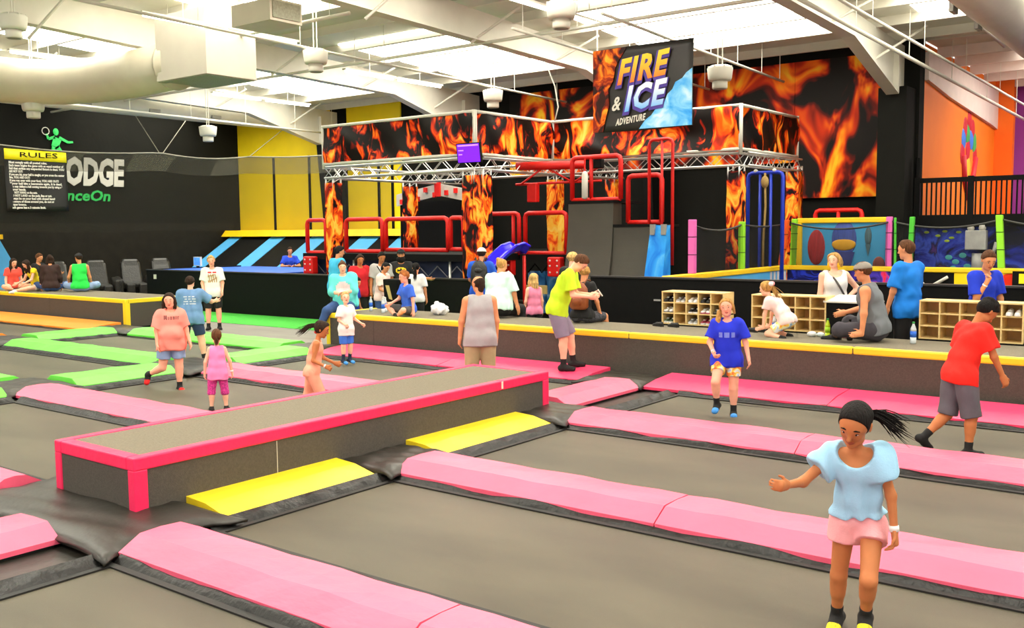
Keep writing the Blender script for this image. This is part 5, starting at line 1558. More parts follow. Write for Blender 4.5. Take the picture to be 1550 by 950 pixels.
        curl = hd_.get('curl', .35)
        thd = A3(hd_.get('thumb', (0, 1, .9))); thd = A3((thd[0] * sg, thd[1], thd[2]))
        if 'dir' in hd_:
            f = nrm((hd_['dir'][0] * sg, hd_['dir'][1], hd_['dir'][2]))
        thd = nrm(thd - f * (thd @ f))
        pn = np.cross(f, thd) * sg          # palm normal, toward the body for a hanging arm
        if (pn @ A3((-sg, 0, 0)) < 0) and 'thumb' not in hd_ and abs(f[2]) > .5:
            pn = -pn
        pw = ha * .19
        kn_ = j['wr'] + f * ha * .46
        B.append(cap(j['wr'], kn_, rC * .95, ha * .13, k=.01, ax=thd, s=1.75))
        if fingers:
            for q, ln in ((1.5, .9), (.5, 1.0), (-.5, .95), (-1.5, .75)):
                base = kn_ + thd * (q * pw * .62) - f * ha * .04
                l1, l2 = ha * .27 * ln, ha * .26 * ln
                a1, a2 = curl * 1.0, curl * 2.2
                d1 = f * math.cos(a1) + pn * math.sin(a1); d2 = f * math.cos(a2) + pn * math.sin(a2)
                m1 = base + d1 * l1
                B += [cap(base, m1, fr, fr * .95, k=.004), cap(m1, m1 + d2 * l2, fr * .95, fr * .8, k=.004)]
            tb = j['wr'] + f * ha * .14 + thd * pw * .9
            tm = tb + nrm(f * .7 + thd * .65 + pn * .3) * ha * .25
            B += [cap(tb, tm, fr * 1.2, fr, k=.008), cap(tm, tm + nrm(f * .9 + thd * .2 + pn * .4) * ha * .2, fr, fr * .85, k=.005)]
        else:
            B.append(cap(kn_, kn_ + nrm(f + pn * curl) * ha * .4, ha * .12, ha * .07, k=.01, ax=thd, s=1.6))
        j['hand'] = kn_; j['pn'] = pn; j['thd'] = thd; j['hf'] = f
        # foot
        fd = j['fd']; upf = nrm(np.cross(np.cross(fd, A3((0, 0, 1))), fd)) if abs(fd[2]) < .95 else A3((0, -1, 0))
        heel = j['an'] - upf * fth * .52 - fd * fl * .16; toe = j['an'] - upf * fth * .62 + fd * fl * .62
        j['foot'] = [cap(j['an'], heel, lC, .022 * h, k=.015 * h), cap(heel, toe, .021 * h, .0175 * h, k=.015 * h, ax=np.cross(fd, upf), s=1.25), cap(j['an'], toe * .55 + heel * .45, lC * .9, .02 * h, k=.015 * h)]
        j['sole'] = ((j['an'] - upf * fth), -upf)
        for c_ in j['foot']:
            c_['cuts'] = (j['sole'],)
        B += j['foot']
    body = grow('body', B, res, skinm(skin), root)
    # --- socks / shoes
    feet = feet or {}
    for s in 'RL':
        fc = feet.get('c')
        if fc is None: continue
        j = J[s]
        ht = feet.get('h', .06) * h
        pr = [dict(c_, cuts=((j['sole'][0] + j['sole'][1] * .006, j['sole'][1]),), ra=c_['ra'] + .004 + feet.get('t', 0), rb=c_['rb'] + .004 + feet.get('t', 0)) for c_ in j['foot']]
        cutp = j['an'] - j['k'] * ht
        pr.append(cap(j['an'], cutp, lC + .005, lC * 1.1 + .006, k=.01, cuts=((cutp, -j['k']),)))
        so = grow(feet.get('name', 'sock'), pr, res, fc, root)
        if feet.get('tip') is not None:
            toe = j['foot'][1]['b']; hl = j['foot'][1]['a']
            pr2 = [cap(hl * .3 + toe * .7, toe, .0205 * h + .004, .0185 * h + .005, k=.005, ax=j['foot'][1]['ax'], s=1.25, cuts=((j['sole'][0] + j['sole'][1] * .008, j['sole'][1]),))]
            grow('grip_patch', pr2, res, feet['tip'], so)
    # --- bottom
    bot = bot or {}
    if bot.get('c') is not None:
        t = bot.get('t', .012) * h / 1.5 + .004
        ln = bot.get('len', .6)           # 1 = knee, 2 = ankle
        wpt = P0 + zlow * TL * min(.2, max(.04, .16))
        pr = [dict(p) for p in torso(t)[:2]] + ([dict(torso(t)[5])] if belly else [])
        for p in pr: p['cuts'] = ((wpt, zlow),)
        for s in 'RL':
            j = J[s]
            fl_ = bot.get('flare', 0.0) * h
            if ln <= 1.0:
                e = hp[s] + j['t'] * thl * ln
                pr.append(cap(hp[s], hp[s] + j['t'] * thl * (ln + .12), lA + t, lA + (lB - lA) * ln + t + fl_, k=.014 * h, cuts=((e, j['t']),)))
            else:
                e = j['kn'] + j['k'] * shl * (ln - 1)
                pr.append(cap(hp[s], j['kn'], lA + t, lB + t + fl_ * .3, k=.03 * h))
                pr.append(cap(j['kn'], j['kn'] + j['k'] * shl * (ln - 1 + .06), lB + t, lB + (lC - lB) * (ln - 1) + t + fl_, k=.02 * h, cuts=((e, j['k']),)))
        bo = grow(bot.get('name', 'shorts'), pr, res, bot['c'], root, fold=bot.get('fold', .004), seed=int(abs(X) * 97) % 1000)
    if bot.get('skirt') is not None:
        e = P0 - A3((0, 0, 1)) * bot['skirt'] * h
        pr = [dict(p, cuts=((P0 + zlow * TL * .4, zlow),)) for p in torso(.012)[:2]]
        pr.append(cap(P0, e - A3((0, 0, .08)), .085 * h * gw, .13 * h * gw, k=.03, ax=(0, 1, 0), s=.8, cuts=((e, A3((0, 0, -1))),)))
        grow(bot.get('name', 'skirt'), pr, res, bot['skirtc'], root, fold=.006, seed=5)
    # --- top
    shirt = None
    if top:
        t = top.get('t', .011) * h / 1.5 + .005
        hem = top.get('hem', -.02)         # fraction of torso below the hip joint
        hpnt = P0 + zlow * (-hem * -1) * TL if False else P0 - zlow * hem * TL
        pr = torso(t)
        pr.append(cap(waist * .25 + chest * .75, P0 - zlow * (hem + .12) * TL, .05 * h * (.3 + .7 * gw) + t, .06 * h * gw * top.get('flare', 1.0) + t * 1.3, k=K, ax=(1, 0, 0), s=1.38))
        if belly:
            pr.append(cap(waist + Rlow @ A3((0, belly * h, -.02 * h)), P0 + A3((0, belly * h * .8, -hem * TL)), .06 * h * gw + t, .06 * h * gw + t, k=K))
        if bot.get('c') is not None:
            tb_ = bot.get('t', .012) * h / 1.5 + .004 + .007
            fr_ = .3 if anchor == 'stand' else .12
            for s in 'RL':
                pr.append(cap(hp[s], hp[s] + J[s]['t'] * thl * fr_, lA + tb_, lA + (lB - lA) * fr_ + tb_, k=K))
            pr.append(dict(torso(tb_)[0]))
        for p in pr: p['cuts'] = ((hpnt, -zlow),)
        sl_ = top.get('sleeve', .55)
        planes = []
        for s, sg in (('R', 1), ('L', -1)):
            j = J[s]
            if sl_ <= 0:
                nn = nrm(xup * sg + zup * .12)
                planes.append((sh[s] + xup * sg * (.004 + sl_ * .05) * h, nn))
            elif sl_ <= 1:
                e = sh[s] + j['u'] * ua * sl_
                puff = top.get('puff', 0.0) * h
                pr.append(cap(sh[s], sh[s] + j['u'] * ua * (sl_ + .15), rA + t * 1.15 + puff * .6, rA + t * 1.5 + puff * .5 + .003 * h, k=.03 * h, cuts=((e, j['u']),)))
                if puff:
                    pr.append(cap(sh[s] + j['u'] * ua * .12, sh[s] + j['u'] * ua * .4, rA + puff, rA + puff, k=.03 * h, cuts=((e, j['u']),)))
            else:
                e = j['el'] + j['f'] * fa * (sl_ - 1)
                pr.append(cap(sh[s], j['el'], rA + t * 1.2, rB + t * 1.2, k=.03 * h))
                pr.append(cap(j['el'], e + j['f'] * .03 * h, rB + t * 1.1, rC + t * 1.1, k=.02 * h, cuts=((e, j['f']),)))
        nr = top.get('neck', .048) * h
        subs = [(nb + zup * .02 * h + fup * .022 * h, nr), (nb + zup * .045 * h, nr)]
        if top.get('scoop'):
            subs.append((nb + zup * .0 * h + fup * top['scoop'] * h, nr * 1.15))
        t = t
        shirt = grow(top.get('name', 'shirt'), pr, res, top['c'], root, subs=subs, planes=planes, fold=top.get('fold', .006), seed=int(abs(Y) * 131) % 1000)
    # --- hair
    style, hcol = hair[0], hair[1]
    hm = hairm(hcol)
    hl_pt, hl_n = HPs(0, .25, .30), Rhead @ nrm((0, .75, -.66))
    if style in ('pony', 'long', 'bob', 'side', 'bun'):
        hl_pt, hl_n = HPs(0, .285, .31), Rhead @ nrm((0, .88, -.475))
    skull = [cap(HPs(0, -.12, .14), HPs(0, .04, .15), .355 * hh + .05 * hh, k=.05 * hh, ax=hx, s=.93)]
    if style != 'bald':
        pr = [dict(p, cuts=((hl_pt, hl_n),)) for p in skull]
        extra = hair[2] if len(hair) > 2 else {}
        if style == 'short':
            pr.append(cap(HPs(0, .1, .38), HPs(0, -.1, .4), .2 * hh, k=.1 * hh, cuts=((HPs(0, .36, .3), Rhead @ nrm((0, .8, -.6))),)))
        if style in ('long', 'bob'):
            L_ = extra.get('len', .9 if style == 'long' else .5)
            for q in (-1, -.5, 0, .5, 1):
                a = HPs(q * .3, -.2 - .12 * (1 - abs(q)), .1)
                dn = A3((0, 0, -1)) * L_ * .9 * hh + Rhead @ A3((q * .12, -.05, 0)) * hh
                if extra.get('fwd') and abs(q) > .6: dn = dn + Rhead @ A3((0, .22, 0)) * hh
                pr.append(cap(a, a + dn * .5, .15 * hh, .15 * hh, k=.06 * hh)); pr.append(cap(a + dn * .5, a + dn, .15 * hh, .07 * hh, k=.06 * hh))
                if abs(q) == 1:
                    a2 = HPs(q * .37, -.02, .12)
                    pr.append(cap(a2, a2 + A3((0, 0, -1)) * min(.6, L_ * .7) * hh, .075 * hh, .06 * hh, k=.05 * hh))
        if style == 'side':       # long hair gathered over one shoulder
            q = extra.get('s', 1)
            a = HPs(0, -.35, 0)
            pts = [a, HPs(q * .38, -.1, -.25), HPs(q * .5, .12, -.65), HPs(q * .48, .2, -1.15)]
            for u_, v_ in zip(pts[:-1], pts[1:]):
                pr.append(cap(u_, v_, .15 * hh, .12 * hh, k=.06 * hh))
            pr.append(cap(HPs(-q * .38, -.05, .1), HPs(-q * .42, -.05, -.35), .1 * hh, .08 * hh, k=.05 * hh))
        if style == 'pony':
            d0 = extra.get('dir', (0, -.4, -.8)); n_ = extra.get('n', 4); ln = extra.get('len', .9) * hh
            a = HPs(*extra.get('at', (0, -.45, .15)))
            tail = MB(); rr_ = random.Random(int(abs(X) * 50))
            dd = nrm(A3(d0)); sd_ = nrm(np.cross(dd, A3((0.1, .2, 1)))); ud_ = np.cross(sd_, dd)
            spv = extra.get('spread', .12) * 2.2
            for q in range(70):
                u_, v_ = rr_.gauss(0, .5), rr_.gauss(0, .5)
                lq = ln * (.6 + .45 * rr_.random())
                pts = []
                for t5 in range(6):
                    t6 = t5 / 5
                    pts.append(a + dd * lq * t6 + (sd_ * u_ + ud_ * v_) * (.07 * hh + spv * lq * t6 ** 1.3 * .6) - A3((0, 0, 1)) * extra.get('sag', .15) * lq * t6 * t6 + ud_ * .05 * hh * math.sin(t6 * 5 + u_))
                tail.tube(pts, [.02 * hh, .022 * hh, .02 * hh, .016 * hh, .011 * hh, .003 * hh], 4)
            tl = tail.obj('ponytail', hm, root, True)
            pr.append(cap(HPs(0, -.3, .15), a, .12 * hh, .08 * hh, k=.1 * hh))
        if style == 'bun':
            pr.append(cap(HPs(0, -.45, .4), HPs(0, -.46, .42), .15 * hh, k=.05 * hh))
        if style == 'curly':
            r_ = random.Random(3)
            for q in range(26):
                a_, b_ = r_.random() * 6.28, r_.random() * 1.2
                pr.append(cap(HPs(.3 * math.cos(a_) * math.sin(b_ + .3), -.08 + .34 * math.sin(a_) * math.sin(b_ + .3), .18 + .33 * math.cos(b_)), HPs(.3 * math.cos(a_) * math.sin(b_ + .3), -.08 + .34 * math.sin(a_) * math.sin(b_ + .3), .2 + .33 * math.cos(b_)), .1 * hh, k=.02 * hh, cuts=((hl_pt, hl_n),)))
        if style == 'mop':
            for q in range(9):
                a_ = q / 9 * 6.28
                pr.append(cap(HPs(0, -.05, .4), HPs(.36 * math.cos(a_), -.1 + .36 * math.sin(a_), .08), .13 * hh, .1 * hh, k=.05 * hh, cuts=((HPs(0, .33, .25), Rhead @ nrm((0, .8, -.5))),)))
        grow('hair', pr, min(res, .011), hm, root, fold=.006 if style != 'short' else .003, seed=11)
    else:
        pr = [dict(p, ra=p['ra'] - .028 * hh, rb=p['rb'] - .028 * hh, cuts=((HPs(0, -.1, .24), Rhead @ nrm((0, .5, .87))), (HPs(0, .02, 0), Rhead @ nrm((0, .97, -.2))))) for p in skull] + [cap(HPs(0, -.3, -.1), HPs(0, -.24, -.32), .2 * hh, .19 * hh, k=.05 * hh)]
        grow('hair', pr, min(res, .011), hm, root)
    # --- cap
    cp = hair[2].get('cap') if len(hair) > 2 else None
    if cp is not None:
        pr = [dict(p, ra=p['ra'] + .03 * hh, rb=p['rb'] + .03 * hh, cuts=((HPs(0, 0, .2), Rhead @ nrm((0, .12, -1))),)) for p in skull]
        bdir = -1 if hair[2].get('back') else 1
        co = grow('cap', pr, min(res, .011), cp, root)
        bp_l = [cap(HPs(-.12, bdir * .3, .22), HPs(.12, bdir * .3, .22), .28 * hh, k=.02 * hh, ax=Rhead @ A3((0, 0, 1)), s=.1)]
        grow('brim', bp_l, min(res, .009), hair[2].get('brim', cp), co)
    # --- face features
    if faced:
        Rm = Matrix(Rhead.tolist())
        EW = mat('eye_white', (205, 190, 178), .3, .02, 9); EB = mat('eye_dark', (40, 26, 18), .25, .1, 9)
        for q in (-1, 1):
            c0 = HPs(q * .135, .348, .03)
            ew = MB().sph(c0, (.052 * hh, .026 * hh, .027 * hh), 10, 8, Rm).obj('eye', EW, root, True)
            MB().sph(HPs(q * .135, .364, .028), (.03 * hh, .018 * hh, .027 * hh), 8, 6, Rm).obj('iris', EB, ew, True)
            MB().tube([HPs(q * .085, .355, .05), HPs(q * .135, .375, .06), HPs(q * .19, .345, .048)], [.006 * hh, .011 * hh, .006 * hh], 6).obj('eyelid', EB, ew, True)
            MB().tube([HPs(q * .05, .385, .125), HPs(q * .13, .385, .15), HPs(q * .215, .345, .125)], [.012 * hh, .022 * hh, .01 * hh], 6).obj('eyebrow', hm, root, True)
        lp = mat('lips_' + skin, tuple(int(v * f_) for v, f_ in zip(SKIN[skin], (.86, .62, .62))), .45, .05, 9)
        MB().tube([HPs(-.1, .325, -.245), HPs(-.04, .365, -.232), HPs(0, .37, -.238), HPs(.04, .365, -.232), HPs(.1, .325, -.245)], [.012 * hh, .026 * hh, .022 * hh, .026 * hh, .012 * hh], 7).obj('lips', lp, root, True)
        MB().tube([HPs(-.08, .325, -.27), HPs(0, .362, -.278), HPs(.08, .325, -.27)], [.012 * hh, .028 * hh, .012 * hh], 7).obj('lips', lp, root, True)
    bpy.context.view_layer.update()
    info = dict(root=root, J=J, hc=hc, Rhead=Rhead, hh=hh, chest=chest, waist=waist, Rup=Rup, P0=P0, shirt=shirt, nb=nb, sh=sh, h=h, HP=HPs)
    return info

def band_on(info, s, mtl, name='wristband', w=.018):
    j = info['J'][s]
    p = j['wr'] - j['f'] * .03 * info['h'] / 1.3
    r = .0165 * info['h'] + .004
    MB().cyl(Vector(p), Vector(p + j['f'] * w), r, n=14).obj(name, mtl, info['root'], True)

def decal(info, polys, mtl, name, ctr, back=False, up=None):
    """flat print laid on the shirt: 2-D polygons in metres around ctr (local), projected along the chest normal"""
    sh_ = info['shirt']
    bvh = BVHTree.FromPolygons([v.co[:] for v in sh_.data.vertices], [p.vertices[:] for p in sh_.data.polygons])
    R_ = info['Rup']; sg = -1 if back else 1
    nx_, nz_, ny_ = R_ @ A3((-sg, 0, 0)), R_ @ A3((0, 0, 1)), R_ @ A3((0, sg, 0))
    mb = MB()
    for poly in polys:
        vs = []
        for (u, v) in poly:
            o_ = ctr + nx_ * u + nz_ * v + ny_ * .5
            hit = bvh.ray_cast(Vector(o_), Vector(-ny_))
            p = hit[0] if hit[0] is not None else Vector(ctr + nx_ * u + nz_ * v + ny_ * .1)
            vs.append(p + Vector(ny_) * .004)
        mb.add(vs, [tuple(range(len(vs)))])
    return mb.obj(name, mtl, sh_)
def strap(info, pts, w, mtl, name):
    """a flat strap lying on the shirt along 2-D points (right of body +, up) in metres around the chest"""
    sh_ = info['shirt']
    bvh = BVHTree.FromPolygons([v.co[:] for v in sh_.data.vertices], [p.vertices[:] for p in sh_.data.polygons])
    R_ = info['Rup']; P = []
    for (a, b) in zip(pts[:-1], pts[1:]):
        for i in range(6):
            P.append((a[0] + (b[0] - a[0]) * i / 6, a[1] + (b[1] - a[1]) * i / 6))
    P.append(pts[-1])
    out = []
    for (u, v) in P:
        o_ = info['chest'] + R_ @ A3((u, .6, v))
        hit = bvh.ray_cast(Vector(o_), Vector(R_ @ A3((0, -1, 0))))
        q = hit[0] if hit[0] is not None else (Vector(info['chest'] + R_ @ A3((u, .02, v))))
        out.append(q + Vector(R_ @ A3((0, .006, 0))))
    MB().tube(out, w, 6).obj(name, mtl, info['root'], True)
def gridpolys(x0, x1, y0, y1, nx=6, ny=4, keep=lambda u, v: True):
    out = []
    for i in range(nx):
        for j in range(ny):
            a, b = x0 + (x1 - x0) * i / nx, x0 + (x1 - x0) * (i + 1) / nx
            c, d = y0 + (y1 - y0) * j / ny, y0 + (y1 - y0) * (j + 1) / ny
            if keep((a + b) / 2, (c + d) / 2): out.append([(a, c), (b, c), (b, d), (a, d)])
    return out
# ------------------------------------------------------------------ the visitors
SK_B = cloth('black_sock', (26, 26, 26)); C_BLACK = cloth('black', (24, 24, 25)); C_DENIM = cloth('denim', (52, 82, 135), var=.15); C_LDENIM = cloth('light_denim', (140, 165, 205), var=.12)
TIE = ramp_mat('tie_dye', [(.3, (90, 160, 220)), (.42, (230, 240, 245)), (.5, (250, 230, 110)), (.57, (245, 140, 60)), (.65, (240, 90, 110)), (.75, (140, 190, 230))], 7, 2, 1.0, (1, 1, 1), .1, .8)
C_WHITE = cloth('white', (240, 238, 235), var=.04)
STAND = {'R': ((.05, .02, -1), (.02, -.03, -1)), 'L': ((.05, .02, -1), (.02, -.03, -1))}

# 1 girl in the foreground, running
p = person('girl in light blue puff-sleeve top and pink shorts running in the foreground', -1.60, 5.10, -6, 1.31, 1.1, .86, 'brown', ('pony', 'black', {'dir': (-.85, -.45, -.1), 'len': .95, 'spread': .2, 'at': (-.2, -.36, .1), 'sag': .35}),
    top=dict(c=cloth('light_blue', (165, 215, 245), var=.08), name='blouse', sleeve=.48, puff=.03, hem=-.17, t=.013, fold=.008, neck=.06, scoop=.04, flare=1.06),
    bot=dict(c=cloth('pink_shorts', (250, 175, 180)), len=.32, t=.016, flare=.008),
    feet=dict(c=SK_B, h=.05, tip=cloth('yellow_print', (225, 215, 40), vs=60, var=.4), name='sock'),
    tor=(17, 2, 4), head=(-12, 16, -8), res=.0075,
    arms={'R': ((.62, .4, -.62), (.3, 1, .12), {'curl': .75, 'thumb': (0, .4, 1)}), 'L': ((.3, -.08, -1), (.12, .1, -1), {'curl': .6})},
    legs={'R': ((.1, -.05, -1), (.06, -.3, -1), (.1, 1, -.3)), 'L': ((.02, .7, -.85), (-.1, -.5, -1), (.05, 1, -.25))})
band_on(p, 'L', C_WHITE, 'wristband', .03)

# 2 girl in blue
p = person('girl in royal blue shirt and tie-dye shorts stepping across a trampoline', -4.83, 10.44, -8, 1.38, .6, 1.18, 'pink', ('side', 'blond', {'s': 1}),
    top=dict(c=cloth('royal_blue', (28, 50, 215)), sleeve=.75, hem=.12, t=.02, fold=.007), bot=dict(c=TIE, len=.55, t=.014), feet=dict(c=SK_B, h=.07, tip=cloth('blue_tip', (70, 150, 230))),
    tor=(3, 0, 6), head=(4, -2, 6), res=.0095, arms={'R': ((.3, .05, -1), (-.35, .75, -.5), {'curl': .8}), 'L': ((.35, -.05, -1), (.25, .35, -1), {'curl': .4})},
    legs={'R': ((.06, .78, -.75), (-.02, -.3, -1), (.1, 1, -.35)), 'L': ((.0, .05, -1), (.0, -.1, -1))})
band_on(p, 'R', cloth('paleblue_band', (190, 205, 230)))
decal(p, gridpolys(-.09, .09, -.03, .03, 9, 1, lambda u, v: int((u + 1) * 50) % 4 != 0), cloth('pale_print', (120, 140, 235)), 'shirt_print', p['chest'] - A3((0, 0, .03)))

# 3 boy in red
p = person('boy in bright red shirt and grey shorts walking away at the right', -2.2, 9.95, 128, 1.56, .35, 1.0, 'brown', ('curly', 'black'),
    top=dict(c=cloth('bright_red', (245, 38, 25)), sleeve=.7, hem=.1, t=.016, fold=.007), bot=dict(c=cloth('charcoal_shorts', (96, 94, 102), var=.12), len=.98, t=.02, flare=.008, fold=.007), feet=dict(c=SK_B, h=.06),
    tor=(22, 0, 0), head=(-4, 34, 0), res=.0095, arms={'R': ((.2, .3, -1), (.05, .5, -1), {'curl': .5}), 'L': ((.15, -.15, -1), (-.1, .3, -1), {'curl': .5})},
    legs={'R': ((.05, .18, -1), (.0, -.08, -1)), 'L': ((.05, -.12, -1), (.05, -.85, -.75), (.1, .8, -.6))})

# 4 neon boy
p = person('boy in neon yellow shirt and mauve shorts leaning over his phone on the pads', -7.98, 11.5, 82, 1.76, .1, 1.05, 'fair', ('short', 'brown', {'cap': None}),
    top=dict(c=cloth('neon_yellow', (205, 250, 40)), sleeve=.75, hem=.1, t=.02, fold=.007), bot=dict(c=cloth('mauve_grey', (140, 128, 150)), len=.92, t=.018, flare=.008, fold=.004), feet=dict(c=SK_B, h=.06), z=.12,
    tor=(26, 0, 0), head=(-6, 38, 0), res=.0105, arms={'R': ((.1, .25, -1), (-.2, 1, -.1), {'curl': .8}), 'L': ((.1, .2, -1), (-.15, 1, -.05), {'curl': .8})},
    legs={'R': ((.05, .26, -1), (.02, .0, -1)), 'L': ((.05, .44, -1), (.04, .12, -1))})
ph = MB().box(-.035, .035, -.005, .005, -.06, .06).obj('phone', M_WHITE)
q = (p['J']['R']['hand'] + p['J']['L']['hand']) / 2
ph.location = p['root'].matrix_world @ Vector(q + A3((0, .05, .05))); ph.rotation_euler = (.6, 0, p['root'].rotation_euler[2])
tag(ph, 'white phone held by the boy in the neon shirt', 'phone')

# 5 man in grey
p = person('balding man in grey sleeveless shirt and khaki shorts seen from behind', -8.15, 9.95, 186, 1.66, 0, 1.38, 'tan', ('bald', 'dark'),
    top=dict(c=cloth('heather_grey', (172, 170, 172)), sleeve=-.3, hem=.14, t=.02, fold=.007), bot=dict(c=cloth('khaki', (178, 160, 120)), len=1.0, t=.016), feet=dict(c=SK_B),
    tor=(2, 0, 0), head=(28, 6, 0), res=.0105, arms={'R': ((.16, 0, -1), (.0, .12, -1)), 'L': ((.24, 0, -1), (.1, .12, -1))}, legs=STAND)

# 6 small boy
p = person('small boy in white shirt and blue shorts jumping beside the platform', -11.6, 10.75, 38, 1.12, 1.0, 1.05, 'fair', ('short', 'light'),
    top=dict(c=C_WHITE, sleeve=.75, hem=.22, t=.022, fold=.004), bot=dict(c=cloth('sport_blue', (60, 115, 220)), len=.85, t=.016), feet=dict(c=cloth('navy_sock', (32, 44, 70)), h=.09, tip=cloth('blue_tip', (70, 150, 230))),
    tor=(0, 0, 0), head=(-25, -14, 0), res=.0105, lift=.03, arms={'R': ((.3, .1, -1), (-.2, .9, -.5), {'curl': 1.0}), 'L': ((.35, .1, -1), (.45, .8, -.6), {'curl': .9})},
    legs={'R': ((.03, .05, -1), (.0, -.05, -1), (.1, 1, -.25)), 'L': ((.0, .1, -1), (.0, -.12, -1), (.1, 1, -.25))})

# 7 peach girl running
p = person('girl in peach tank outfit with flying ponytail running behind the platform', -8.75, 7.55, 84, 1.17, .85, .9, 'brown', ('pony', 'dark', {'dir': (.1, -1, -.22), 'len': 1.25, 'n': 9, 'spread': .12, 'sag': .15}),
    top=dict(c=cloth('peach', (255, 170, 140)), sleeve=-.2, hem=.05, t=.008, name='tank_top'), bot=dict(c=cloth('peach', (255, 170, 140)), len=1.7, t=.02, flare=.01, name='trousers'), feet=dict(c=SK_B),
    tor=(14, 0, 0), head=(-6, 10, 0), res=.0095, arms={'R': ((.15, -.2, -1), (.05, 1, -.5), {'curl': .9}), 'L': ((.15, .25, -1), (.0, 1, -.5), {'curl': .9})},
    legs={'R': ((.03, .45, -1), (.02, -.2, -1)), 'L': ((.03, -.2, -1), (.02, -.5, -1))})
band_on(p, 'R', C_WHITE)

# 8 seated woman in jeans
p = person('woman in turquoise raglan shirt and jeans sitting with folded arms on the platform end', -13.42, 12.45, -8, 1.58, 0, 1.55, 'fair', ('bun', 'brown'), anchor='sit', z=.65,
    top=dict(c=cloth('turquoise', (105, 225, 225)), sleeve=1.1, hem=.06, t=.02, fold=.007), bot=dict(c=C_DENIM, len=1.95, t=.012, name='jeans'), feet=dict(c=SK_B, tip=cloth('red_tip', (220, 30, 30))),
    tor=(10, 4, 0), head=(12, 4, 0), res=.0115, belly=.035, bust=.04, arms={'R': ((.12, .35, -1), (-.95, .55, -.1), {'curl': .4}), 'L': ((.12, .35, -1), (-.9, .6, -.15), {'curl': .4})},
    legs={'R': ((.5, .8, -.25), (.45, .1, -1), (.4, 1, -.3)), 'L': ((-.1, 1, -.35), (.05, -.05, -1), (.1, 1, -.3))})
decal(p, gridpolys(-.13, .13, -.1, .12, 8, 7, lambda u, v: (u / .13) ** 2 + (v / .12) ** 2 < 1), cloth('cream_print', (225, 220, 225)), 'shirt_front', p['chest'] - A3((0, 0, .06)))

# 9 boy in blue on platform
p = person('red-haired boy in blue shirt sitting cross-legged on the platform', -11.85, 12.5, -62, 1.36, .6, 1.02, 'pink', ('short', 'ginger'), anchor='sit', z=.648,
    top=dict(c=cloth('mid_blue', (55, 105, 225)), sleeve=.75, hem=.03, t=.016), bot=dict(c=cloth('dark_grey_short', (84, 80, 80)), len=.95, t=.014), feet=dict(c=SK_B),
    tor=(10, -4, 0), head=(-8, 4, 0), res=.0105, arms={'R': ((.12, .35, -1), (-.1, .9, -.4)), 'L': ((.3, -.1, -1), (.12, .05, -1), {'curl': .2})},
    legs={'R': ((.55, .85, .18), (-.75, -.1, -.55)), 'L': ((.6, .8, .1), (-.85, .0, -.45))})

# 10..17 visitors behind the platform
p = person('tall person in turquoise shirt with black hair standing behind the seated woman', -15.9, 14.5, 115, 1.8, 0, 1.4, 'tan', ('short', 'black'),
    top=dict(c=cloth('sky_turquoise', (60, 180, 225)), sleeve=.75, hem=.1, t=.02), bot=dict(c=C_BLACK, len=1.95, name='trousers'), feet=dict(c=SK_B), tor=(4, 0, 0), head=(-10, 8, 0), res=.013, belly=.03, legs=STAND)
p = person('woman in red shirt standing among the waiting group', -15.15, 14.45, 28, 1.64, 0, 1.25, 'brown', ('bob', 'dark'),
    top=dict(c=cloth('crimson', (205, 22, 36)), sleeve=.75, hem=.1, t=.016), bot=dict(c=C_BLACK, len=1.95, name='trousers'), feet=dict(c=SK_B), tor=(4, 0, 0), head=(-15, 14, 0), res=.013, bust=.02, legs=STAND)
p = person('dark-haired person in light grey shirt with a strap, standing right of the red shirt', -14.9, 14.85, 10, 1.68, 0, 1.1, 'brown', ('short', 'black'),
    top=dict(c=cloth('light_grey', (185, 183, 180)), sleeve=.75, hem=.1, t=.016), bot=dict(c=C_BLACK, len=1.95, name='trousers'), feet=dict(c=SK_B), tor=(6, 0, 0), head=(10, 16, 0), res=.013, legs=STAND)
strap(p, [(.1, .14), (-.02, -.05), (-.12, -.22)], .011, C_BLACK, 'bag_strap')
p = person('woman with black hair in pale pink shirt facing right behind the water bottles', -14.25, 14.2, 62, 1.5, .1, 1.05, 'tan', ('bob', 'black'),
    top=dict(c=cloth('pale_pink', (245, 215, 205)), sleeve=.75, hem=.05, t=.013), bot=dict(c=C_DENIM, len=1.95, name='jeans'), feet=dict(c=SK_B), tor=(8, 0, 0), head=(-12, 20, 0), res=.013, bust=.02, arms={'R': ((.12, .1, -1), (-.1, .9, -.5)), 'L': ((.12, .1, -1), (-.1, .8, -.6))}, legs=STAND)
p = person('bearded man in black cap and black shirt with a yellow oval emblem', -14.62, 15.2, -4, 1.72, 0, 1.15, 'tan', ('short', 'black', {'cap': cloth('black_cap', (25, 25, 26)), 'brim': cloth('black_cap', (25, 25, 26))}),
    top=dict(c=C_BLACK, sleeve=.75, hem=.1, t=.016), bot=dict(c=C_BLACK, len=1.95, name='trousers'), feet=dict(c=SK_B), tor=(2, 0, 0), head=(0, 6, 0), res=.013, arms={'R': ((.15, .1, -1), (-.2, .8, -.5)), 'L': ((.6, .1, -.85), (1, .15, -.25))}, legs=STAND)
decal(p, gridpolys(-.11, .11, -.065, .065, 14, 8, lambda u, v: .62 < (u / .11) ** 2 + (v / .065) ** 2 < 1.05 or ((u / .11) ** 2 + (v / .065) ** 2 < .62 and ((v > .012 and .012 < abs(u) < .06) or (v < -.018 and .02 < abs(u) < .07)))), cloth('emblem_yellow', (245, 205, 30)), 'shirt_emblem', p['chest'] + A3((0, 0, .0)))
MB().sph(p['HP'](0, .22, -.36), (.1, .06, .08), 10, 8).obj('beard', hairm('black'), p['root'], True)
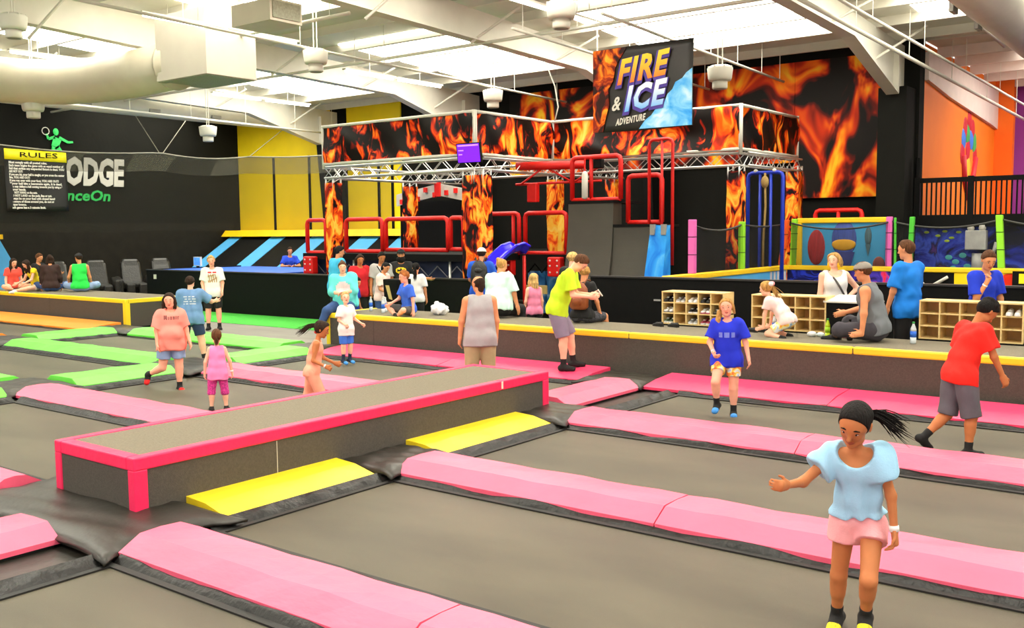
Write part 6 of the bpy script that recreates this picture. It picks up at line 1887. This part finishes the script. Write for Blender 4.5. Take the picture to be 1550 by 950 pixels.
p = person('girl with long black ponytail in white shirt and black vest seen from behind', -13.55, 14.5, 170, 1.48, .3, .95, 'tan', ('pony', 'black', {'dir': (0, -.3, -1), 'len': 1.3, 'n': 3, 'spread': .06}),
    top=dict(c=C_WHITE, sleeve=.75, hem=.05, t=.013), bot=dict(c=C_BLACK, len=1.95, name='trousers'), feet=dict(c=SK_B), tor=(3, 0, 0), head=(0, 6, 0), res=.013, legs=STAND)
p = person('small child in blue shirt standing half hidden beside the seated woman', -14.55, 13.7, 60, 1.2, .9, 1.0, 'tan', ('short', 'black'),
    top=dict(c=cloth('deep_blue', (30, 70, 190)), sleeve=.75, hem=.1, t=.014), bot=dict(c=C_BLACK, len=.9), feet=dict(c=SK_B), tor=(8, 0, 0), head=(-10, 14, 0), res=.013, legs=STAND)
p = person('man in white cap and blue shirt with black backpack leaning at the half wall', -12.05, 14.75, 168, 1.78, 0, 1.12, 'tan', ('short', 'dark', {'cap': cloth('white_cap', (235, 232, 222)), 'brim': C_BLACK}),
    top=dict(c=cloth('blue_tee', (25, 85, 200)), sleeve=.75, hem=.12, t=.018), bot=dict(c=C_DENIM, len=1.95, name='jeans'), feet=dict(c=SK_B), tor=(10, 0, 0), head=(0, 6, 0), res=.0125, arms={'R': ((.3, .3, -1), (.1, .9, -.3)), 'L': ((.2, .3, -1), (.05, .9, -.3))}, legs=STAND)
def backpack(info, mtl, label, w=.15, hgt=.24, off=.02, smtl=None):
    R_ = info['Rup']; rt_ = info['root']
    c = info['chest'] + R_ @ A3((0, -.16 - off, -.08))
    e = empty('backpack', rt_.matrix_world @ Vector(c), rt_.rotation_euler[2]); tag(e, label, 'backpack')
    smtl = smtl or mtl
    MB().lathe([(w * .75, -hgt), (w, -hgt * .8), (w * 1.02, -.02), (w * .9, hgt * .5), (w * .55, hgt * .85), (w * .2, hgt * .95)], n=16).obj('bag_body', mtl, e, True).scale = (1, .6, 1)
    MB().lathe([(w * .55, -hgt * .7), (w * .62, -hgt * .35), (w * .5, -hgt * .05)], (0, -w * .35, 0), 12).obj('front_pocket', mtl, e, True).scale = (1, .8, 1)
    MB().sph((0, -w * .45, hgt * .25), (w * .5, w * .25, hgt * .22), 10, 8).obj('flap', smtl, e, True)
    for s in (-1, 1):
        MB().tube([(s * w * .35, .06, hgt * .75), (s * w * .55, .13, hgt * 1.15), (s * w * .75, .2, hgt * 1.02)], .014, 6).obj('strap', smtl, e, True)
    MB().tube([(-.03, -.02, hgt * .93), (0, -.02, hgt * 1.12), (.03, -.02, hgt * .93)], .008, 6).obj('handle', smtl, e, True)
backpack(p, mat('black_nylon', (30, 30, 28), .5, .2, 12, .4, 30), 'black backpack on the man in the white cap', .17, .27)

# 18 mint woman
p = person('large woman in pale mint shirt sitting on the back edge of the platform', -10.2, 12.95, 148, 1.66, 0, 1.65, 'tan', ('bun', 'blond'), anchor='sit', z=.648,
    top=dict(c=cloth('pale_mint', (205, 245, 232)), sleeve=.9, hem=.03, t=.02, fold=.007), bot=dict(c=C_BLACK, len=1.9, t=.012, name='trousers'), feet=dict(c=SK_B), tor=(12, -3, 0), head=(-32, 10, 0), res=.0115, belly=.02,
    arms={'R': ((.3, .1, -1), (.22, .15, -1), {'curl': .2}), 'L': ((.15, .3, -1), (-.2, .8, -.5))}, legs={'R': ((.25, 1, -.12), (.1, .05, -1)), 'L': ((.2, 1, -.12), (.1, .05, -1))})
p = person('little girl in pink top with long blond hair standing behind the platform', -10.35, 14.2, -160, 1.34, .7, .9, 'fair', ('long', 'light', {'len': 1.0}),
    top=dict(c=cloth('rose_pink', (245, 140, 175)), sleeve=-.2, hem=.05, t=.01, name='tank_top'), bot=dict(c=C_BLACK, len=1.9, name='leggings'), feet=dict(c=SK_B), tor=(2, 0, 0), head=(-40, 4, 0), res=.0125, legs=STAND)
p = person('blond person in black top and jeans behind the neon-shirted boy', -9.65, 14.35, 150, 1.72, 0, 1.0, 'fair', ('mop', 'light'),
    top=dict(c=C_BLACK, sleeve=.9, hem=.0, t=.014), bot=dict(c=C_DENIM, len=1.95, name='jeans'), feet=dict(c=cloth('brown_shoe', (80, 40, 26)), name='shoe', h=.03, t=.005), tor=(4, 0, 0), head=(0, 5, 0), res=.013, legs=STAND)
p = person('boy with blond mop hair in black shirt sitting with a brown backpack', -8.5, 12.95, 160, 1.6, .2, 1.0, 'tan', ('mop', 'blond'), anchor='sit', z=.648,
    top=dict(c=C_BLACK, sleeve=.75, hem=.02, t=.014), bot=dict(c=cloth('camo_grey', (70, 70, 78), var=.6, vs=40), len=.95, t=.014), feet=dict(c=SK_B), tor=(10, 0, 0), head=(0, 10, 0), res=.0115,
    arms={'R': ((.25, .15, -1), (.1, .5, -1)), 'L': ((.2, .25, -1), (-.1, .8, -.6))}, legs={'R': ((.45, .9, -.05), (.1, .1, -1)), 'L': ((.3, 1, -.05), (.05, .1, -1))})
backpack(p, mat('brown_leather', (142, 72, 32), .45, .15, 10, .25, 25), 'brown leather backpack on the seated boy', .16, .22, .02, mat('tan_strap', (130, 75, 45)))

# 22 crawling girl
p = person('little girl in white shirt and tie-dye shorts crawling on the platform', -5.0, 12.72, -112, 1.24, .85, 1.0, 'fair', ('pony', 'blond', {'dir': (.15, -.6, -.75), 'len': .95, 'n': 4, 'spread': .2, 'at': (0, -.38, .1)}), anchor='sit', z=.648,
    top=dict(c=cloth('blush_white', (250, 222, 218)), sleeve=.6, hem=.06, t=.016), bot=dict(c=TIE, len=.7, t=.016), feet=dict(c=SK_B, h=.05, tip=cloth('magenta_tip', (225, 60, 150), vs=60, var=.5)), tor=(48, 0, 0), head=(0, -20, 0), res=.0105, lift=.13,
    arms={'R': ((.05, .25, -1), (.0, .1, -1), {'curl': .1, 'dir': (0, 1, -.3)}), 'L': ((.05, .25, -1), (.0, .1, -1), {'curl': .1, 'dir': (0, 1, -.3)})},
    legs={'R': ((.15, .85, -.5), (.1, -1, -.25), (0, -.5, -.6)), 'L': ((.15, .8, -.55), (.12, -1, -.2), (0, -.5, -.6))})
MB().sph(p['HP'](-.12, -.46, .3), (.05, .03, .035), 8, 6).obj('hair_bow', C_WHITE, p['root'], True); MB().sph(p['HP'](.12, -.46, .3), (.05, .03, .035), 8, 6).obj('hair_bow', cloth('bow_pink', (240, 150, 160)), p['root'], True)

# 23 woman in white
p = person('woman in white sleeveless dress with crossbody strap and hand on hip', -4.98, 14.5, 20, 1.74, 0, 1.15, 'fair', ('bob', 'blond', {'len': .55}),
    top=dict(c=C_WHITE, sleeve=-.2, hem=.0, t=.012, name='dress_top', neck=.055, scoop=.03), bot=dict(skirt=.38, skirtc=mat('striped_skirt', (225, 222, 218), .85, .25, 14, stretch=(6, 6, .05)), name='dress_skirt', c=None), feet=dict(c=SK_B), tor=(0, 2, 0), head=(-42, 2, 0), res=.012, bust=.03,
    arms={'R': ((.12, .05, -1), (.05, .3, -1)), 'L': ((.7, -.15, -.75), (-.75, .35, -.55), {'curl': .5})}, legs=STAND)
strap(p, [(.1, .16), (0, -.02), (-.1, -.18), (-.16, -.3)], .016, cloth('grey_strap', (95, 90, 88)), 'bag_strap')
for q in (-1, 1):
    MB().sph(p['HP'](q * .33, .02, -.3), (.025, .015, .045), 8, 6).obj('earring', mat('yellow_earring', (250, 190, 20)), p['root'], True)

# 24 seated man with cap
p = person('man in grey sleeveless shirt and grey cap sitting on the platform leaning on one arm', -3.86, 12.85, -102, 1.78, 0, 1.3, 'tan', ('short', 'brown', {'cap': cloth('grey_cap', (140, 135, 125)), 'brim': cloth('black_cap', (25, 25, 26))}), anchor='sit', z=.648,
    top=dict(c=cloth('slate_grey', (112, 118, 124)), sleeve=-.3, hem=.04, t=.016), bot=dict(c=cloth('charcoal_trouser', (62, 60, 68)), len=1.3, t=.016, name='trousers'), feet=dict(c=SK_B), tor=(14, -4, 0), head=(4, 4, 0), res=.0115, belly=.02,
    arms={'R': ((.1, .4, -1), (-.1, 1, -.3)), 'L': ((.3, -.05, -1), (.12, .05, -1), {'curl': .1, 'dir': (.3, .9, -.2)})}, legs={'R': ((.4, .95, .15), (-.2, .5, -.9)), 'L': ((.5, .85, .05), (-.85, .35, -.3))})
# 25 tall man in blue
p = person('tall man in bright blue shirt standing with his hand at his mouth', -3.78, 14.0, -128, 1.92, 0, 1.05, 'tan', ('short', 'brown'),
    top=dict(c=cloth('azure', (10, 125, 225)), sleeve=.85, hem=.12, t=.018), bot=dict(c=C_BLACK, len=.95, t=.018), feet=dict(c=SK_B), tor=(2, 0, 0), head=(14, 4, 0), res=.012,
    arms={'R': ((.2, .3, -1), (-.35, .5, .85), {'curl': .9}), 'L': ((.22, .1, -1), (.02, .35, -1))}, legs=STAND)
# 26 boy holding shoe
p = person('boy in cobalt blue shirt covering his face and holding a black shoe', -2.88, 14.15, 42, 1.8, .1, 1.0, 'tan', ('short', 'brown'),
    top=dict(c=cloth('cobalt', (20, 55, 205)), sleeve=.8, hem=.1, t=.018), bot=dict(c=C_BLACK, len=1.0, t=.018), feet=dict(c=SK_B), tor=(6, 0, 0), head=(-20, 20, 0), res=.012,
    arms={'R': ((.05, .25, -1), (-.25, .45, .95), {'curl': .8, 'thumb': (-.3, .3, 1)}), 'L': ((.2, .1, -1), (.08, .2, -1), {'curl': .9})}, legs=STAND)
band_on(p, 'R', C_WHITE); band_on(p, 'L', C_WHITE)
q = p['root'].matrix_world @ Vector(p['J']['L']['hand'] + p['J']['L']['f'] * .18)
s_ = shoe(q, p['root'].rotation_euler[2], BLK, GRY, 'black shoe hanging from the hand of the boy in cobalt blue', None, 1.0, BLK)
s_.rotation_euler = (-1.35, 0, p['root'].rotation_euler[2])

# 27 peach tee girl
p = person('girl in peach printed shirt and denim shorts hopping on one foot', -12.05, 7.86, 6, 1.38, .55, 1.38, 'pink', ('bob', 'dark', {'len': .75, 'fwd': 1}),
    top=dict(c=cloth('salmon', (255, 150, 135)), sleeve=.85, hem=.15, t=.02, fold=.007), bot=dict(c=C_LDENIM, len=.62, t=.016, flare=.008), feet=dict(c=SK_B, h=.06, tip=cloth('red_tip', (220, 30, 30))), tor=(3, 0, 0), head=(-14, 4, 5), res=.01, belly=.03,
    arms={'R': ((.25, .05, -1), (.0, .25, -1)), 'L': ((.28, .05, -1), (.2, .35, -1))}, legs={'R': ((.15, -.05, -1), (.75, -.75, -.45), (.3, .5, -.9)), 'L': ((.02, .04, -1), (.0, -.05, -1))})
pc = p['chest'] + A3((0, 0, .045))
scr = [gridpolys(a, b, c, d, 1, 1) for (a, b, c, d) in ((-.1, -.09, -.03, .03), (-.085, -.077, -.02, .03), (-.072, -.062, -.03, .03), (-.045, -.037, -.03, .012), (-.02, -.012, -.03, .012), (-.004, .004, -.03, .012), (.018, .026, -.03, .012), (.034, .042, -.03, .012), (.056, .064, -.03, .016), (.08, .088, -.03, .012), (-.02, .004, .006, .012), (.018, .042, .006, .012), (.08, .1, .004, .012))]
decal(p, [q_ for s in scr for q_ in s], cloth('print_dark', (90, 45, 50)), 'script_print', pc)
# 28 woman in blue grey tee
p = person('woman in dusty blue printed shirt and navy shorts seen from behind', -14.3, 9.72, 172, 1.47, .2, 1.4, 'fair', ('mop', 'dark'), z=.0,
    top=dict(c=cloth('dusty_blue', (105, 145, 190)), sleeve=.8, hem=.12, t=.02), bot=dict(c=cloth('navy_shorts', (38, 56, 92)), len=.72, t=.016), feet=dict(c=SK_B), tor=(8, 0, 0), head=(-10, -8, 0), res=.0105,
    arms={'R': ((.7, .35, -.6), (.25, .95, .0)), 'L': ((.3, .3, -1), (.0, .6, -.7))}, legs={'R': ((.2, .05, -1), (.12, -.05, -1)), 'L': ((.14, .02, -1), (.08, -.05, -1))})
decal(p, gridpolys(-.1, .1, -.1, .08, 10, 9, lambda u, v: int((v + 1) * 50) % 2 == 0 and int((u * 7 + v * 13 + 9) * 9) % 4 != 0), cloth('pale_back_print', (195, 208, 222)), 'back_print', p['chest'] - A3((0, 0, .03)), back=True)
# 29 blond girl in white
p = person('blond girl in white printed shirt and black shorts standing by the green turf', -18.2, 12.95, -2, 1.62, .3, 1.12, 'pink', ('short', 'light'),
    top=dict(c=C_WHITE, sleeve=.8, hem=.08, t=.018), bot=dict(c=C_BLACK, len=.8, t=.016), feet=dict(c=SK_B), tor=(0, 0, 0), head=(0, 2, 6), res=.0125, arms={'R': ((.2, .1, -1), (-.1, .5, -.8)), 'L': ((.2, .1, -1), (-.05, .5, -.9))}, legs=STAND)
decal(p, gridpolys(-.11, .11, .05, .085, 11, 1, lambda u, v: int((u + 1) * 100) % 5 != 0), cloth('print_red', (225, 70, 70)), 'red_print', p['chest'])
decal(p, gridpolys(-.09, .1, -.15, .03, 9, 8, lambda u, v: int((u * 11 + v * 17 + 9) * 7) % 3 != 0), ramp_mat('tee_print', [(.3, (60, 100, 80)), (.5, (200, 140, 70)), (.7, (235, 225, 215))], 20, 2), 'picture_print', p['chest'])
# 30 toddler
p = person('toddler in pink tank top and magenta patterned leggings seen from behind', -10.08, 7.2, 178, 1.0, 1.25, 1.05, 'fair', ('pony', 'brown', {'dir': (0, -.4, -.9), 'len': .6, 'n': 3, 'spread': .1, 'at': (0, -.4, .02)}),
    top=dict(c=cloth('candy_pink', (250, 140, 195)), sleeve=-.1, hem=.18, t=.02, name='tank_top', flare=1.1), bot=dict(c=cloth('magenta_pattern', (205, 60, 145), var=.45, vs=60), len=1.1, t=.01, name='leggings'), feet=dict(c=SK_B, h=.03), tor=(0, 0, 0), head=(0, 6, 0), res=.0095,
    arms={'R': ((.4, .0, -1), (.15, .1, -1)), 'L': ((.35, .0, -1), (.1, .15, -1))}, legs={'R': ((.1, .03, -1), (.05, -.05, -1)), 'L': ((.1, .03, -1), (.05, -.05, -1))})
band_on(p, 'R', C_WHITE)
# 31..35 people on the left platform
XS = {'R': ((.6, .75, .1), (-.85, .1, -.35)), 'L': ((.6, .75, .1), (-.85, .0, -.35))}
person('girl in coral red top with long dark hair sitting at the left photo edge', -26.25, 12.45, 15, 1.5, .3, 1.0, 'fair', ('long', 'dark', {'len': 1.5, 'fwd': 1}), anchor='sit', z=.648, top=dict(c=cloth('coral', (240, 85, 70)), sleeve=.6, hem=.02), bot=dict(c=cloth('cream_short', (225, 215, 195)), len=.6), feet=dict(c=SK_B), tor=(8, 0, 0), head=(10, 12, 0), res=.014, legs=XS)
person('dark-shirted person sitting behind the girl in coral red', -26.55, 13.25, 50, 1.7, 0, 1.0, 'tan', ('short', 'brown'), anchor='sit', z=.648, top=dict(c=C_BLACK, sleeve=.7, hem=.02), bot=dict(c=C_DENIM, len=1.9, name='jeans'), feet=dict(c=SK_B), tor=(6, 0, 0), head=(0, 8, 0), res=.014, arms={'L': ((.4, .4, -.8), (.7, .6, .0)), 'R': ((.2, .3, -1), (0, .7, -.6))}, legs=XS)
person('girl in yellow top with long dark hair sitting with bare legs folded', -25.55, 12.75, -62, 1.55, .2, 1.0, 'fair', ('long', 'dark', {'len': 1.5}), anchor='sit', z=.648, top=dict(c=cloth('lemon', (245, 215, 30)), sleeve=.3, hem=.02), bot=dict(c=cloth('cream_short', (225, 215, 195)), len=.5), feet=dict(c=cloth('pale_shoe', (200, 215, 210)), name='shoe', h=.02, t=.006), tor=(24, 0, 0), head=(0, 24, 0), res=.014, arms={'R': ((.1, .4, -1), (-.1, .9, -.4)), 'L': ((.1, .4, -1), (-.1, .9, -.4))}, legs={'R': ((.25, .95, .1), (.1, -.55, -.55)), 'L': ((.3, .95, -.02), (-.2, .9, -.15))})
person('long-haired person in dark brown shirt sitting with back turned', -24.95, 12.8, 176, 1.66, 0, 1.15, 'tan', ('long', 'dark', {'len': 1.2}), anchor='sit', z=.648, top=dict(c=cloth('dark_brown', (52, 30, 24)), sleeve=1.6, hem=.03), bot=dict(c=C_DENIM, len=1.9, name='jeans'), feet=dict(c=SK_B), tor=(8, 0, 0), head=(0, 14, 0), res=.014, legs=XS)
person('man in bright green sleeveless shirt and dark cap sitting with back turned', -24.05, 13.1, 172, 1.72, 0, 1.12, 'tan', ('short', 'dark', {'cap': cloth('black_cap', (25, 25, 26))}), anchor='sit', z=.648, top=dict(c=cloth('bright_green', (40, 225, 80)), sleeve=-.1, hem=.03), bot=dict(c=C_LDENIM, len=1.9, name='jeans'), feet=dict(c=SK_B), tor=(6, 0, 0), head=(38, 10, 0), res=.014, arms={'L': ((.35, .1, -1), (.1, .7, -.6)), 'R': ((.2, .1, -1), (0, .7, -.6))}, legs=XS)
# 36 staff in the dodge court
person('staff member in blue shirt resting folded hands on the dodge court ledge', -23.35, 19.4, 8, 1.66, 0, 1.1, 'tan', ('short', 'dark'), top=dict(c=cloth('staff_blue', (28, 70, 205)), sleeve=.75, hem=.1), bot=dict(c=C_BLACK, len=1.95, name='trousers'), feet=dict(c=SK_B), tor=(10, 0, 0), head=(0, 4, 0), res=.014, arms={'R': ((.35, .4, -.85), (-.75, .65, .0)), 'L': ((.35, .4, -.85), (-.75, .65, .0))}, legs=STAND)
